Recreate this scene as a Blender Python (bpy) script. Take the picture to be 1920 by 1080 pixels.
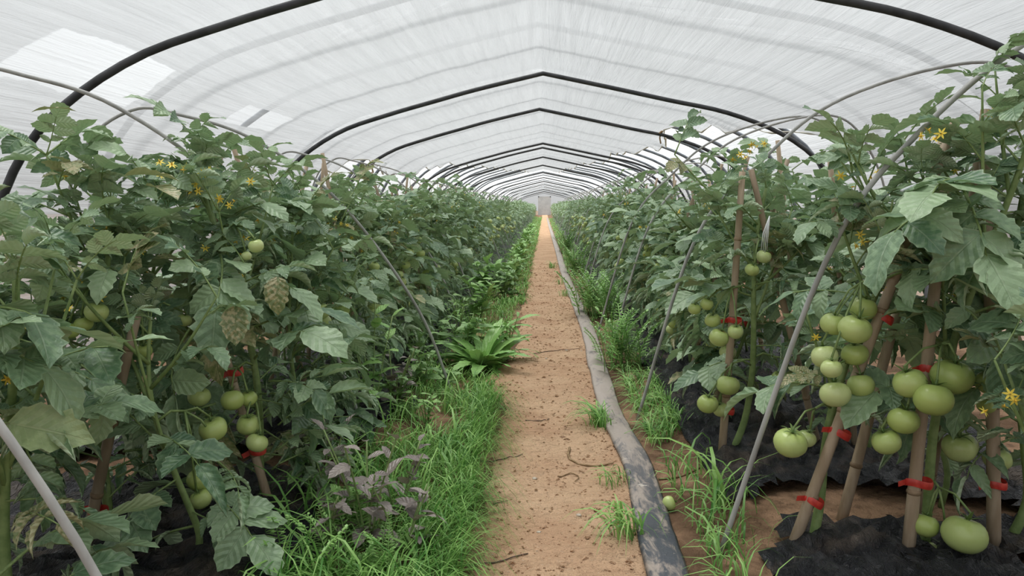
import bpy, math, random
import numpy as np
from mathutils import Vector, Matrix, noise

S = bpy.context.scene
for o in list(bpy.data.objects):
    bpy.data.objects.remove(o, do_unlink=True)
COL = S.collection

# ------------------------------------------------------------------ camera
CAM_H, FPX = 0.80, 1420.0
cam_data = bpy.data.cameras.new('camera')
cam_data.sensor_width = 36.0
cam_data.lens = FPX / 1920 * 36.0
cam_data.clip_start = 0.02
cam_data.clip_end = 400
cam = bpy.data.objects.new('camera', cam_data)
COL.objects.link(cam)
cam.location = (0, 0, CAM_H)
cam.rotation_euler = (math.radians(90 - 6.23), 0, math.radians(2.42))
S.camera = cam
CAM_R = cam.rotation_euler.to_matrix()

# ------------------------------------------------------------------ overcast sky + exposure
W = bpy.data.worlds.new('overcast')
S.world = W
W.use_nodes = True
nt = W.node_tree
nt.nodes.clear()
wo = nt.nodes.new('ShaderNodeOutputWorld')
wb = nt.nodes.new('ShaderNodeBackground')
wt = nt.nodes.new('ShaderNodeTexCoord')
wx = nt.nodes.new('ShaderNodeSeparateXYZ')
wr = nt.nodes.new('ShaderNodeValToRGB')
wr.color_ramp.elements[0].position = 0.0
wr.color_ramp.elements[0].color = (0.45, 0.468, 0.478, 1)
wr.color_ramp.elements[1].position = 1.0
wr.color_ramp.elements[1].color = (1.10, 1.135, 1.155, 1)
nt.links.new(wt.outputs['Generated'], wx.inputs[0])
nt.links.new(wx.outputs['Z'], wr.inputs[0])
nt.links.new(wr.outputs[0], wb.inputs[0])
wb.inputs[1].default_value = 1.0
nt.links.new(wb.outputs[0], wo.inputs[0])

# sun veiled by thin cloud: a very soft top light
sun_d = bpy.data.lights.new('veiled_sun', 'SUN')
sun_d.energy = 4.2
sun_d.angle = math.radians(38)
sun_d.color = (1.0, 0.985, 0.95)
sun = bpy.data.objects.new('veiled_sun', sun_d)
COL.objects.link(sun)
sun.rotation_euler = (math.radians(-14), math.radians(-12), 0)

S.view_settings.view_transform = 'Standard'
S.view_settings.look = 'None'
S.view_settings.gamma = 1.0
S.view_settings.use_curve_mapping = False
S.view_settings.exposure = 0.28

# ------------------------------------------------------------------ helpers
def at(px, py, Y):
    """world point seen at pixel (px, py) of the 1920x1080 frame, Y metres down the tunnel"""
    d = CAM_R @ Vector(((px - 960) / FPX, (540 - py) / FPX, -1.0))
    return Vector((0, 0, CAM_H)) + d * (Y / d.y)

def fbm(x, y, sc, seed=0.0, octv=3):
    return noise.fractal(Vector((x * sc, y * sc, seed)), 1.0, 2.0, octv)

class MB:
    def __init__(s):
        s.v, s.f, s.uv, s.t, s.m, s.n = [], [], [], [], [], 0
    def add(s, v, f, uv=None, tint=0.0, mat=0, M=None):
        v = np.asarray(v, dtype=np.float64)
        if M is not None:
            v = v @ M[:3, :3].T + M[:3, 3]
        k = len(v)
        s.v.append(v)
        n = s.n
        s.f.extend([[i + n for i in q] for q in f])
        s.uv.append(np.zeros((k, 2)) if uv is None else np.asarray(uv))
        s.t.append(np.full(k, tint) if np.isscalar(tint) else np.asarray(tint))
        s.m.extend([mat] * len(f))
        s.n += k
        return s
    def tube(s, pts, rad, sides=6, mat=0, cap=True, tint=0.0):
        v, f = tube(pts, rad, sides, cap)
        return s.add(v, f, None, tint, mat)
    def mesh(s, name, mats, smooth=True):
        me = bpy.data.meshes.new(name)
        v = np.concatenate(s.v)
        me.from_pydata(v.tolist(), [], s.f)
        uv = np.concatenate(s.uv)
        lay = me.uv_layers.new(name='UVMap')
        li = np.empty(len(me.loops), dtype=np.int32)
        me.loops.foreach_get('vertex_index', li)
        lay.data.foreach_set('uv', uv[li].astype(np.float32).ravel())
        a = me.attributes.new('tint', 'FLOAT', 'POINT')
        a.data.foreach_set('value', np.concatenate(s.t).astype(np.float32))
        for m in (mats if isinstance(mats, (list, tuple)) else [mats]):
            me.materials.append(m)
        me.polygons.foreach_set('material_index', np.array(s.m, dtype=np.int32))
        if smooth:
            me.polygons.foreach_set('use_smooth', np.ones(len(me.polygons), dtype=bool))
        me.update()
        return me

def tube(pts, rad, sides=6, cap=True):
    P = [Vector(p) for p in pts]
    n = len(P)
    if np.isscalar(rad):
        rad = [rad] * n
    v, f = [], []
    up = Vector((0.31, 0.17, 0.93)).normalized()
    for i in range(n):
        t = (P[min(i + 1, n - 1)] - P[max(i - 1, 0)])
        t = t.normalized() if t.length > 1e-9 else Vector((0, 0, 1))
        a = t.cross(up)
        if a.length < 1e-3:
            a = t.cross(Vector((1, 0, 0)))
        a.normalize()
        b = t.cross(a).normalized()
        up = a.cross(t).normalized()
        for k in range(sides):
            g = 2 * math.pi * k / sides
            v.append(P[i] + a * math.cos(g) * rad[i] + b * math.sin(g) * rad[i])
    for i in range(n - 1):
        for k in range(sides):
            k2 = (k + 1) % sides
            f.append([i * sides + k, i * sides + k2, (i + 1) * sides + k2, (i + 1) * sides + k])
    if cap:
        f.append(list(range(sides))[::-1])
        f.append([(n - 1) * sides + k for k in range(sides)])
    return [tuple(x) for x in v], f

def catmull(pts, per=8):
    P = [Vector(p) for p in pts]
    P = [P[0] * 2 - P[1]] + P + [P[-1] * 2 - P[-2]]
    out = []
    for i in range(1, len(P) - 2):
        a, b, c, d = P[i - 1:i + 3]
        for k in range(per):
            t = k / per
            out.append(0.5 * (2 * b + (c - a) * t + (2 * a - 5 * b + 4 * c - d) * t * t + (3 * b - a - 3 * c + d) * t ** 3))
    out.append(P[-2])
    return out

def tag(o, label=None, cat=None, group=None, kind=None):
    if label: o['label'] = label
    if cat: o['category'] = cat
    if group: o['group'] = group
    if kind: o['kind'] = kind
    return o

def obj(name, me, parent=None, M=None, loc=None):
    o = bpy.data.objects.new(name, me)
    COL.objects.link(o)
    if parent is not None:
        o.parent = parent
    if M is not None:
        o.matrix_basis = M
    elif loc is not None:
        o.location = loc
    return o

def empty(name, loc):
    o = bpy.data.objects.new(name, None)
    o.empty_display_size = 0.05
    COL.objects.link(o)
    o.location = loc
    return o

# ------------------------------------------------------------------ materials
class N:
    """tiny node-tree builder"""
    def __init__(s, name):
        s.mat = bpy.data.materials.new(name)
        s.mat.use_nodes = True
        s.t = s.mat.node_tree
        s.t.nodes.clear()
        s.out = s.t.nodes.new('ShaderNodeOutputMaterial')
    def put(s, sock, val):
        if val is None: return
        if isinstance(val, bpy.types.NodeSocket):
            s.t.links.new(val, sock)
        elif isinstance(val, (tuple, list)) and len(val) == 3 and sock.type == 'RGBA':
            sock.default_value = (*val, 1)
        else:
            sock.default_value = val
    def node(s, typ, ins=None, **props):
        n = s.t.nodes.new(typ)
        for k, v in props.items(): setattr(n, k, v)
        for k, v in (ins or {}).items(): s.put(n.inputs[k], v)
        return n
    def math(s, op, a, b=None, c=None, clamp=False):
        n = s.node('ShaderNodeMath', operation=op, use_clamp=clamp)
        for i, x in enumerate((a, b, c)): s.put(n.inputs[i], x)
        return n.outputs[0]
    def mix(s, fac, a, b, blend='MIX'):
        n = s.t.nodes.new('ShaderNodeMix')
        n.data_type = 'RGBA'; n.blend_type = blend
        s.put(n.inputs[0], fac); s.put(n.inputs[6], a); s.put(n.inputs[7], b)
        return n.outputs[2]
    def coord(s, which='Object'):
        return s.node('ShaderNodeTexCoord').outputs[which]
    def map(s, vec, scale=(1, 1, 1)):
        return s.node('ShaderNodeMapping', {'Vector': vec, 'Scale': scale}).outputs[0]
    def noise(s, vec, scale, detail=3, rough=0.55, dist=0.0):
        return s.node('ShaderNodeTexNoise', {'Vector': vec, 'Scale': scale, 'Detail': detail, 'Roughness': rough, 'Distortion': dist}).outputs['Fac']
    def ramp(s, fac, stops, interp='LINEAR'):
        n = s.node('ShaderNodeValToRGB', {'Fac': fac})
        n.color_ramp.interpolation = interp
        e = n.color_ramp.elements
        while len(e) < len(stops): e.new(0.5)
        for q, (p, c) in zip(e, stops):
            q.position = p
            q.color = (*c, 1) if len(c) == 3 else c
        return n.outputs[0]
    def step(s, val, lo, hi):
        n = s.node('ShaderNodeMapRange', {'Value': val, 'From Min': lo, 'From Max': hi}, interpolation_type='SMOOTHSTEP')
        return n.outputs[0]
    def bump(s, h, strength=0.3, dist=0.01):
        return s.node('ShaderNodeBump', {'Height': h, 'Strength': strength, 'Distance': dist}).outputs[0]
    def bsdf(s, color, rough=0.6, spec=0.3, normal=None, metal=0.0, **kw):
        n = s.node('ShaderNodeBsdfPrincipled', {'Base Color': color, 'Roughness': rough, 'Specular IOR Level': spec, 'Metallic': metal, **kw})
        if normal is not None: s.t.links.new(normal, n.inputs['Normal'])
        return n.outputs[0]
    def mixs(s, fac, a, b):
        n = s.t.nodes.new('ShaderNodeMixShader')
        s.put(n.inputs[0], fac); s.t.links.new(a, n.inputs[1]); s.t.links.new(b, n.inputs[2])
        return n.outputs[0]
    def done(s, sh):
        s.t.links.new(sh, s.out.inputs[0])
        return s.mat

def leaf_material(name, top_lo, top_hi, under, vein=(0.20, 0.26, 0.11), margin=0.40, trans=0.12, blotch=None, spec=0.55):
    n = N(name)
    uv = n.node('ShaderNodeSeparateXYZ', {0: n.coord('UV')})
    a = n.math('MULTIPLY', n.math('ABSOLUTE', n.math('SUBTRACT', uv.outputs[0], 0.5)), 2.0)
    t = uv.outputs[1]
    rnd = n.node('ShaderNodeObjectInfo').outputs['Random']
    tint = n.node('ShaderNodeAttribute', attribute_name='tint').outputs['Fac']
    r = n.math('FRACT', n.math('ADD', rnd, tint))
    oc = n.coord('Object')
    geo = n.node('ShaderNodeNewGeometry')
    base = n.mix(r, top_lo, top_hi)
    base = n.mix(n.math('MULTIPLY', n.step(n.noise(geo.outputs['Position'], 55, 3), 0.42, 0.75), 0.35), base, tuple(min(1, c * 1.5 + 0.012) for c in top_hi))
    mid = n.math('SUBTRACT', 1.0, n.step(a, 0.02, 0.075))
    w = n.math('FRACT', n.math('SUBTRACT', n.math('MULTIPLY', t, 6.0), n.math('MULTIPLY', a, 1.6)))
    side = n.step(n.math('ABSOLUTE', n.math('SUBTRACT', w, 0.5)), 0.43, 0.5)
    veins = n.math('MAXIMUM', mid, n.math('MULTIPLY', side, 0.55))
    base = n.mix(n.math('MULTIPLY', veins, 0.32), base, vein)
    base = n.mix(n.math('MULTIPLY', n.step(a, 0.84, 1.0), margin), base, under)
    if blotch:
        base = n.mix(n.step(n.noise(oc, 9, 3), 0.45, 0.62), base, blotch)
    col = n.mix(geo.outputs['Backfacing'], base, n.mix(n.math('MULTIPLY', veins, 0.4), under, tuple(c * 0.75 for c in under)))
    quilt = n.math('ADD', n.math('MULTIPLY', n.math('ABSOLUTE', n.math('SUBTRACT', w, 0.5)), -1.2), n.math('MULTIPLY', n.noise(geo.outputs['Position'], 90, 2), 0.9))
    h = n.math('SUBTRACT', quilt, n.math('MULTIPLY', mid, 0.8))
    nor = n.bump(h, 0.45, 0.006)
    s1 = n.bsdf(col, 0.42, spec, nor)
    s2 = n.node('ShaderNodeBsdfTranslucent', {'Color': n.mix(0.55, col, tuple(min(1, c * k_) for c, k_ in zip(top_hi, (1.2, 1.7, 1.0))))}).outputs[0]
    return n.done(n.mixs(trans, s1, s2))

M_LEAF = leaf_material('tomato_leaf', (0.072, 0.150, 0.078), (0.300, 0.415, 0.235), (0.40, 0.50, 0.32), vein=(0.34, 0.43, 0.28))
M_LEAF_YELLOW = leaf_material('yellowing_leaf', (0.12, 0.16, 0.06), (0.22, 0.25, 0.10), (0.42, 0.42, 0.24), blotch=(0.40, 0.36, 0.20))
M_LEAF_PALE = leaf_material('pale_turned_leaf', (0.24, 0.31, 0.14), (0.30, 0.36, 0.17), (0.40, 0.46, 0.25), vein=(0.42, 0.46, 0.26))
M_WEED = leaf_material('weed_leaf', (0.13, 0.27, 0.08), (0.26, 0.43, 0.15), (0.34, 0.46, 0.22), margin=0.1)
M_WEED_BRIGHT = leaf_material('bright_weed_leaf', (0.17, 0.37, 0.085), (0.31, 0.52, 0.16), (0.38, 0.52, 0.22), margin=0.05)
M_WEED_PURPLE = leaf_material('purple_weed_leaf', (0.19, 0.155, 0.145), (0.32, 0.275, 0.25), (0.30, 0.21, 0.20), vein=(0.16, 0.14, 0.11), margin=0.0)
M_DEAD = leaf_material('dry_leaf', (0.36, 0.26, 0.13), (0.50, 0.40, 0.22), (0.48, 0.38, 0.22), vein=(0.3, 0.2, 0.1), margin=0.0)

def grass_material(name, lo, hi):
    n = N(name)
    rnd = n.node('ShaderNodeObjectInfo').outputs['Random']
    tint = n.node('ShaderNodeAttribute', attribute_name='tint').outputs['Fac']
    c = n.mix(n.math('FRACT', n.math('ADD', rnd, tint)), lo, hi)
    s1 = n.bsdf(c, 0.45, 0.4)
    s2 = n.node('ShaderNodeBsdfTranslucent', {'Color': c}).outputs[0]
    return n.done(n.mixs(0.3, s1, s2))
M_GRASS = grass_material('grass_blade', (0.08, 0.24, 0.045), (0.37, 0.62, 0.18))

def simple(name, c1, c2, scale=30, rough=0.6, spec=0.3, metal=0.0, bump=0.0, stretch=(1, 1, 1), rnd=0.0):
    n = N(name)
    v = n.map(n.coord('Object'), stretch)
    f = n.noise(v, scale, 4)
    col = n.mix(n.step(f, 0.35, 0.65), c1, c2)
    if rnd:
        r = n.node('ShaderNodeObjectInfo').outputs['Random']
        col = n.mix(n.math('MULTIPLY', r, rnd), col, tuple(c * 0.35 for c in c1))
    return n.done(n.bsdf(col, rough, spec, n.bump(f, bump, 0.005) if bump else None, metal))

M_STEM = simple('green_stem', (0.17, 0.25, 0.085), (0.25, 0.34, 0.13), 40, 0.5, 0.35)
M_CALYX = simple('green_calyx', (0.10, 0.17, 0.05), (0.17, 0.25, 0.08), 40, 0.5, 0.35)
M_BAMBOO = simple('bamboo', (0.40, 0.30, 0.20), (0.56, 0.44, 0.32), 14, 0.55, 0.3, bump=0.2, stretch=(3, 3, 0.5), rnd=0.55)
M_NODE = simple('bamboo_node', (0.22, 0.15, 0.09), (0.36, 0.26, 0.17), 30, 0.6, 0.25)
M_PIPE = simple('dark_steel_pipe', (0.030, 0.031, 0.034), (0.055, 0.056, 0.060), 12, 0.5, 0.35, bump=0.05)
M_OUTER = simple('grey_steel_pipe', (0.12, 0.135, 0.155), (0.20, 0.22, 0.245), 9, 0.5, 0.35)
M_ROD = simple('grey_fibre_rod', (0.30, 0.30, 0.285), (0.42, 0.42, 0.40), 18, 0.5, 0.35, stretch=(1, 1, 0.4))
M_RED = simple('red_tape', (0.50, 0.035, 0.028), (0.66, 0.075, 0.05), 60, 0.35, 0.5)
M_TWIG = simple('dry_twig', (0.20, 0.13, 0.07), (0.34, 0.24, 0.14), 60, 0.8, 0.1)
M_STRING = simple('dark_string', (0.10, 0.075, 0.06), (0.16, 0.12, 0.10), 60, 0.8, 0.1)
M_PETAL = simple('yellow_petal', (0.82, 0.62, 0.07), (0.90, 0.74, 0.14), 50, 0.5, 0.3)
M_ANTHER = simple('flower_centre', (0.62, 0.36, 0.03), (0.7, 0.44, 0.05), 60, 0.5, 0.3)
M_STONE = simple('pale_stone', (0.42, 0.36, 0.28), (0.60, 0.54, 0.45), 60, 0.8, 0.2, bump=0.3)

def tomato_material(name, lo, hi, shoulder):
    n = N(name)
    oc = n.coord('Object')
    z = n.node('ShaderNodeSeparateXYZ', {0: oc}).outputs[2]
    r = n.node('ShaderNodeObjectInfo').outputs['Random']
    c = n.mix(r, lo, hi)
    c = n.mix(n.math('MULTIPLY', n.step(n.math('ADD', z, n.math('MULTIPLY', n.noise(oc, 4, 3), 0.8)), 0.5, 1.15), 0.6), c, shoulder)
    c = n.mix(n.math('MULTIPLY', n.step(n.noise(oc, 26, 2), 0.62, 0.8), 0.25), c, (0.52, 0.56, 0.28))
    sh = n.bsdf(c, 0.28, 0.55, None)
    tr = n.node('ShaderNodeBsdfTranslucent', {'Color': c}).outputs[0]
    return n.done(n.mixs(0.08, sh, tr))
M_TOMATO = tomato_material('green_tomato', (0.46, 0.57, 0.17), (0.66, 0.75, 0.36), (0.40, 0.52, 0.14))

def path_material():
    n = N('trodden_sandy_soil')
    oc = n.coord('Object')
    big = n.noise(oc, 3.2, 4, 0.6)
    fine = n.noise(oc, 60, 5, 0.65)
    mid = n.noise(n.map(oc, (1, 1.7, 1)), 17, 5, 0.65)
    c = n.mix(n.step(big, 0.35, 0.65), (0.60, 0.375, 0.235), (0.72, 0.49, 0.315))
    c = n.mix(n.math('MULTIPLY', n.step(mid, 0.54, 0.74), 0.55), c, (0.28, 0.165, 0.098))
    c = n.mix(n.math('MULTIPLY', n.step(fine, 0.58, 0.75), 0.5), c, (0.70, 0.52, 0.35))
    c = n.mix(n.math('MULTIPLY', n.step(n.noise(oc, 140, 2), 0.66, 0.74), 0.6), c, (0.60, 0.50, 0.38))
    h = n.math('ADD', n.math('MULTIPLY', mid, 1.2), n.math('MULTIPLY', fine, 0.5))
    return n.done(n.bsdf(c, 0.95, 0.1, n.bump(h, 1.0, 0.04)))
M_PATH = path_material()

def soil_material():
    n = N('dark_bed_soil')
    oc = n.coord('Object')
    big = n.noise(oc, 4, 4, 0.6)
    mid = n.noise(oc, 22, 5, 0.7)
    c = n.mix(n.step(big, 0.4, 0.62), (0.14, 0.085, 0.052), (0.36, 0.225, 0.14))
    c = n.mix(n.math('MULTIPLY', n.step(mid, 0.5, 0.7), 0.6), c, (0.08, 0.05, 0.032))
    return n.done(n.bsdf(c, 0.95, 0.1, n.bump(mid, 1.0, 0.03)))
M_SOIL = soil_material()

def mulch_material():
    n = N('black_mulch_plastic')
    oc = n.coord('Object')
    wr_ = n.noise(n.map(oc, (1.0, 0.45, 1)), 38, 5, 0.62, 0.8)
    dust = n.noise(oc, 6, 5, 0.65)
    c = n.mix(n.math('MULTIPLY', n.step(dust, 0.48, 0.68), 0.55), (0.022, 0.023, 0.028), (0.22, 0.165, 0.125))
    rr = n.math('ADD', 0.30, n.math('MULTIPLY', n.step(dust, 0.4, 0.7), 0.4))
    return n.done(n.bsdf(c, rr, 0.5, n.bump(n.math('ABSOLUTE', n.math('SUBTRACT', wr_, 0.5)), 1.0, 0.09)))
M_MULCH = mulch_material()

def hose_material():
    n = N('dusty_layflat_hose')
    oc = n.coord('Object')
    y = n.node('ShaderNodeSeparateXYZ', {0: oc}).outputs[1]
    d1 = n.noise(n.map(oc, (2, 0.6, 1)), 14, 5, 0.65, 0.6)
    far = n.step(y, 1.7, 3.0)          # the hose lies drier and dustier further along
    th = n.math('SUBTRACT', 0.56, n.math('MULTIPLY', far, 0.16))
    f = n.step(n.math('SUBTRACT', d1, th), -0.09, 0.09)
    c = n.mix(f, (0.065, 0.072, 0.085), (0.33, 0.28, 0.24))
    c = n.mix(n.math('MULTIPLY', far, 0.45), c, (0.42, 0.37, 0.335))
    c = n.mix(n.step(n.noise(oc, 28, 4, 0.7), 0.63, 0.72), c, (0.48, 0.43, 0.38))
    return n.done(n.bsdf(c, 0.6, 0.35, n.bump(n.math('ADD', d1, n.noise(n.map(oc, (1, 3, 1)), 40, 3)), 0.35, 0.01)))
M_HOSE = hose_material()

PATCHES = [(-1.62, 2.75, 0.13, 0.42, 0.93), (-1.60, 4.3, 0.08, 0.40, 0.85), (-0.405, 2.85, 0.007, 0.42, 0.96)]
def film_material(name, clear, clearvar, col, patches=False, streak=1.0):
    n = N(name)
    oc = n.coord('Object')
    st = n.noise(n.map(oc, (9, 0.28, 9)), 3.0, 5, 0.62, 0.5)
    st2 = n.noise(n.map(oc, (40, 0.8, 40)), 2.0, 3, 0.6)
    cl = n.noise(oc, 1.1, 3)
    k = n.math('ADD', n.math('MULTIPLY', n.step(st, 0.38, 0.70), 0.6), n.math('MULTIPLY', st2, 0.4))
    tr = n.math('ADD', clear, n.math('MULTIPLY', n.math('MULTIPLY', k, cl), clearvar))
    if patches:
        sx = n.node('ShaderNodeSeparateXYZ', {0: oc})
        wob = n.math('MULTIPLY', n.math('SUBTRACT', n.noise(oc, 3.5, 3), 0.5), 0.55)
        for (cx, cy, hx, hy, amt) in patches:
            ax = n.math('DIVIDE', n.math('ABSOLUTE', n.math('SUBTRACT', sx.outputs[0], cx)), hx)
            ay = n.math('DIVIDE', n.math('ABSOLUTE', n.math('SUBTRACT', sx.outputs[1], cy)), hy)
            m = n.math('ADD', n.math('MAXIMUM', ax, ay), wob)
            m = n.math('SUBTRACT', 1.0, n.step(m, 0.90, 0.98))
            tr = n.math('MAXIMUM', tr, n.math('MULTIPLY', m, amt))
    geo = n.node('ShaderNodeNewGeometry')
    dt = n.node('ShaderNodeVectorMath', operation='DOT_PRODUCT')
    n.t.links.new(geo.outputs['True Normal'], dt.inputs[0]); n.t.links.new(geo.outputs['Incoming'], dt.inputs[1])
    cosv = n.math('MAXIMUM', n.math('ABSOLUTE', dt.outputs['Value']), 0.08)
    tr = n.math('POWER', n.math('MINIMUM', tr, 0.96), n.math('DIVIDE', 1.0, cosv))     # T0 ** (1 / cos): longer way through a slanted sheet
    cc = n.mix(n.math('MULTIPLY', n.step(st, 0.30, 0.62), streak), tuple(c * 0.93 for c in col), col)
    nor = n.bump(n.math('ADD', st, n.math('MULTIPLY', st2, 0.5)), 0.5, 0.03)
    t1 = n.node('ShaderNodeBsdfTranslucent', {'Color': cc, 'Normal': nor}).outputs[0]
    d1 = n.node('ShaderNodeBsdfDiffuse', {'Color': cc, 'Normal': nor}).outputs[0]
    body = n.mixs(0.22, t1, d1)
    g = n.node('ShaderNodeBsdfGlossy', {'Color': (0.9, 0.9, 0.9), 'Roughness': 0.35, 'Normal': nor}).outputs[0]
    body = n.mixs(0.04, body, g)
    t0 = n.node('ShaderNodeBsdfTransparent').outputs[0]
    return n.done(n.mixs(n.math('MINIMUM', tr, 0.95), body, t0))
M_HEM = simple('rolled_film_edge', (0.62, 0.58, 0.50), (0.74, 0.71, 0.64), 20, 0.6, 0.3)
M_FILM = film_material('inner_film', 0.46, 0.34, (0.415, 0.425, 0.435),
                       patches=PATCHES)
M_FILM_OUT = film_material('outer_film', 0.72, 0.18, (0.68, 0.70, 0.715))

# ------------------------------------------------------------------ tunnel profile
H = 0.923
RP = [(0, 1), (.5, .895), (.96, .795), (1.4, .70), (1.82, .537), (2.12, .31), (2.30, 0), (2.41, -.4), (2.45, -.88)]
LP = [(0, 1), (-.5, .885), (-.82, .80), (-1.2, .695), (-1.57, .57), (-1.9, .36), (-2.09, .12), (-2.2, -.2), (-2.28, -.88)]
XC = -0.03
def _dense(pp):
    c = catmull([(x * H + XC, 0, CAM_H + z * H) for x, z in pp], 12)
    return np.array([(p.x, p.z) for p in c])
DR, DL = _dense(RP), _dense(LP)
def _cum(d):
    s = np.concatenate([[0], np.cumsum(np.hypot(*np.diff(d, axis=0).T))])
    return s / s[-1]
CR, CL = _cum(DR), _cum(DL)
def prof(s, scale=1.0, lift=0.0):
    d, c = (DR, CR) if s >= 0 else (DL, CL)
    a = abs(s)
    x, z = np.interp(a, c, d[:, 0]), np.interp(a, c, d[:, 1])
    return XC + (x - XC) * scale, max(z, 0) * scale + lift if z > 0 else z
def s_of_x(x):
    d, c = (DR, CR) if x >= XC else (DL, CL)
    xs = np.abs(d[:, 0] - XC)
    return math.copysign(float(np.interp(abs(x - XC), xs, c)), x)

# ground, path ------------------------------------------------------
def gz(x, y):
    z = 0.0
    ax = abs(x)
    if ax > 0.4:
        z += 0.030 * math.sin(min(1, (ax - 0.4) / 0.25) * math.pi / 2)
    if x < -0.2:
        z -= 0.018 * max(0, 1 - abs(x + 0.36) / 0.16)
    return z + 0.012 * fbm(x, y, 4, 3.1)
def path_z(x, y):
    l = -0.195 + 0.03 * fbm(0, y, 1.3, 7) - 0.11 * math.exp(-((y - 3.45) / 0.28) ** 2)
    r = 0.31 + 0.02 * fbm(0, y, 1.7, 9)
    e = min((x - l), (r - x))
    k = max(-1.0, min(1.0, (e + 0.02 * fbm(x, y, 9, 2)) / 0.06))
    base = 0.010 + 0.010 * fbm(x, y, 5, 5) + 0.006 * fbm(x, y * 1.5, 22, 6, 4)
    return gz(x, y) * 0.4 + base + (k - 1) * 0.028

def heightgrid(xs, ys, fn):
    v = [(x, y, fn(x, y)) for y in ys for x in xs]
    n = len(xs)
    f = [[j * n + i, j * n + i + 1, (j + 1) * n + i + 1, (j + 1) * n + i] for j in range(len(ys) - 1) for i in range(n - 1)]
    return v, f
ys = [-3.0, -1.0, 0.3]
y = 0.9
while y < 66:
    ys.append(y); y += 0.011 + 0.012 * max(0, y - 1.2)
v, f = heightgrid(list(np.linspace(-0.36, 0.38, 62)), ys, path_z)
tag(obj('path', MB().add(v, f).mesh('path', M_PATH)), 'bare trodden sandy brown path between the tomato rows', kind='structure')
ys2 = [-40, -6, -1, 0.5]
y = 1.0
while y < 70:
    ys2.append(y); y += 0.03 + 0.02 * max(0, y - 1.5)
ys2 += [110]
xs2 = [-45, -10, -4, -2.6, -2.1] + list(np.linspace(-1.7, 1.7, 100)) + [2.1, 2.6, 4, 10, 45]
v, f = heightgrid(xs2, ys2, lambda x, y: gz(x, y) if abs(x) < 5 and -2 < y < 70 else 0.0)
tag(obj('ground', MB().add(v, f).mesh('ground', M_SOIL)), 'dark crumbly bed soil under the tomato rows', kind='structure')

# films -------------------------------------------------------------
ZS = [2.71, 5.42, 7.4, 11.1, 12.1, 14.25, 17.5, 21.0, 24.5, 28.5, 33, 38, 44, 50, 56]
def sag(y):
    i = 0
    for a, b in zip([-1.5, 0.6] + ZS, [0.6] + ZS):
        if a <= y <= b:
            t = (y - a) / (b - a)
            return math.sin(math.pi * t) * min(0.05, 0.012 * (b - a))
    return 0
def film_mesh(y0, y1, ny, ns, fn_range, scale, lift, wr_amp, dosag):
    v, f = [], []
    for j in range(ny + 1):
        y = y0 + (y1 - y0) * j / ny
        sl, sr = fn_range(y)
        for i in range(ns + 1):
            s = sl + (sr - sl) * i / ns
            x, z = prof(s, scale, lift)
            q = fbm(s * 14, y * 0.5, 1.0, 4.0, 3) * wr_amp
            k = sag(y) if dosag else 0
            e = min(s - sl, sr - s)
            flut = 0.035 * math.sin(y * 9 + 2 * math.sin(y * 3)) * max(0, 1 - e / 0.06) if dosag and y > 6 else 0
            v.append((x, y, z + q - k + flut))
    m = ns + 1
    for j in range(ny):
        for i in range(ns):
            f.append([j * m + i, j * m + i + 1, (j + 1) * m + i + 1, (j + 1) * m + i])
    return MB().add(v, f)
def inner_range(y):
    xr = np.interp(y, [3.4, 4.6, 5.42, 6.4, 7.4, 8.4, 11.1, 12.6, 14.2, 17.5, 20], [2.2, 1.95, 1.66, 1.36, 1.12, 1.30, 0.95, 1.02, 0.75, 0.5, 0.3])
    xl = np.interp(y, [5.6, 6.4, 7.4, 9, 11.1, 14, 17.5, 20], [-2.1, -1.85, -1.68, -1.78, -1.40, -1.0, -0.6, -0.3])
    a = -1.0 if y < 5.6 else s_of_x(xl)
    b = 1.0 if y < 3.4 else s_of_x(xr)
    return a, b
me = film_mesh(-2.0, 20.0, 220, 150, inner_range, 1.016, 0.016, 0.010, True).mesh('ceiling', M_FILM)
tag(obj('ceiling', me), 'wrinkled translucent plastic film stretched over the dark arches', kind='structure')
ceil_o = COL.objects['ceiling']
for sd in (0, 1):
    pts = []
    yy = 3.6 if sd else 6.0
    while yy < 20:
        s_ = inner_range(yy)[sd]
        x_, z_ = prof(s_, 1.016, 0.016)
        pts.append((x_, yy, z_ - sag(yy) + 0.035 * math.sin(yy * 9 + 2 * math.sin(yy * 3)) + .010 * fbm(s_ * 14, yy * .5, 1.0, 4.0, 3)))
        yy += 0.1
    hem = obj('film_hem', MB().tube(pts, [.007 + .004 * math.sin(i * 1.7) for i in range(len(pts))], 5).mesh('film_hem', M_HEM), ceil_o)
    hem['label'] = 'rolled beige edge of the film'
me = film_mesh(-5.0, 62.0, 130, 90, lambda y: (-1, 1), 1.085, 0.07, 0.01, False).mesh('tunnel_cover', M_FILM_OUT)
tag(obj('tunnel_cover', me), 'pale outer plastic cover over the grey tunnel hoops', kind='structure')

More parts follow.
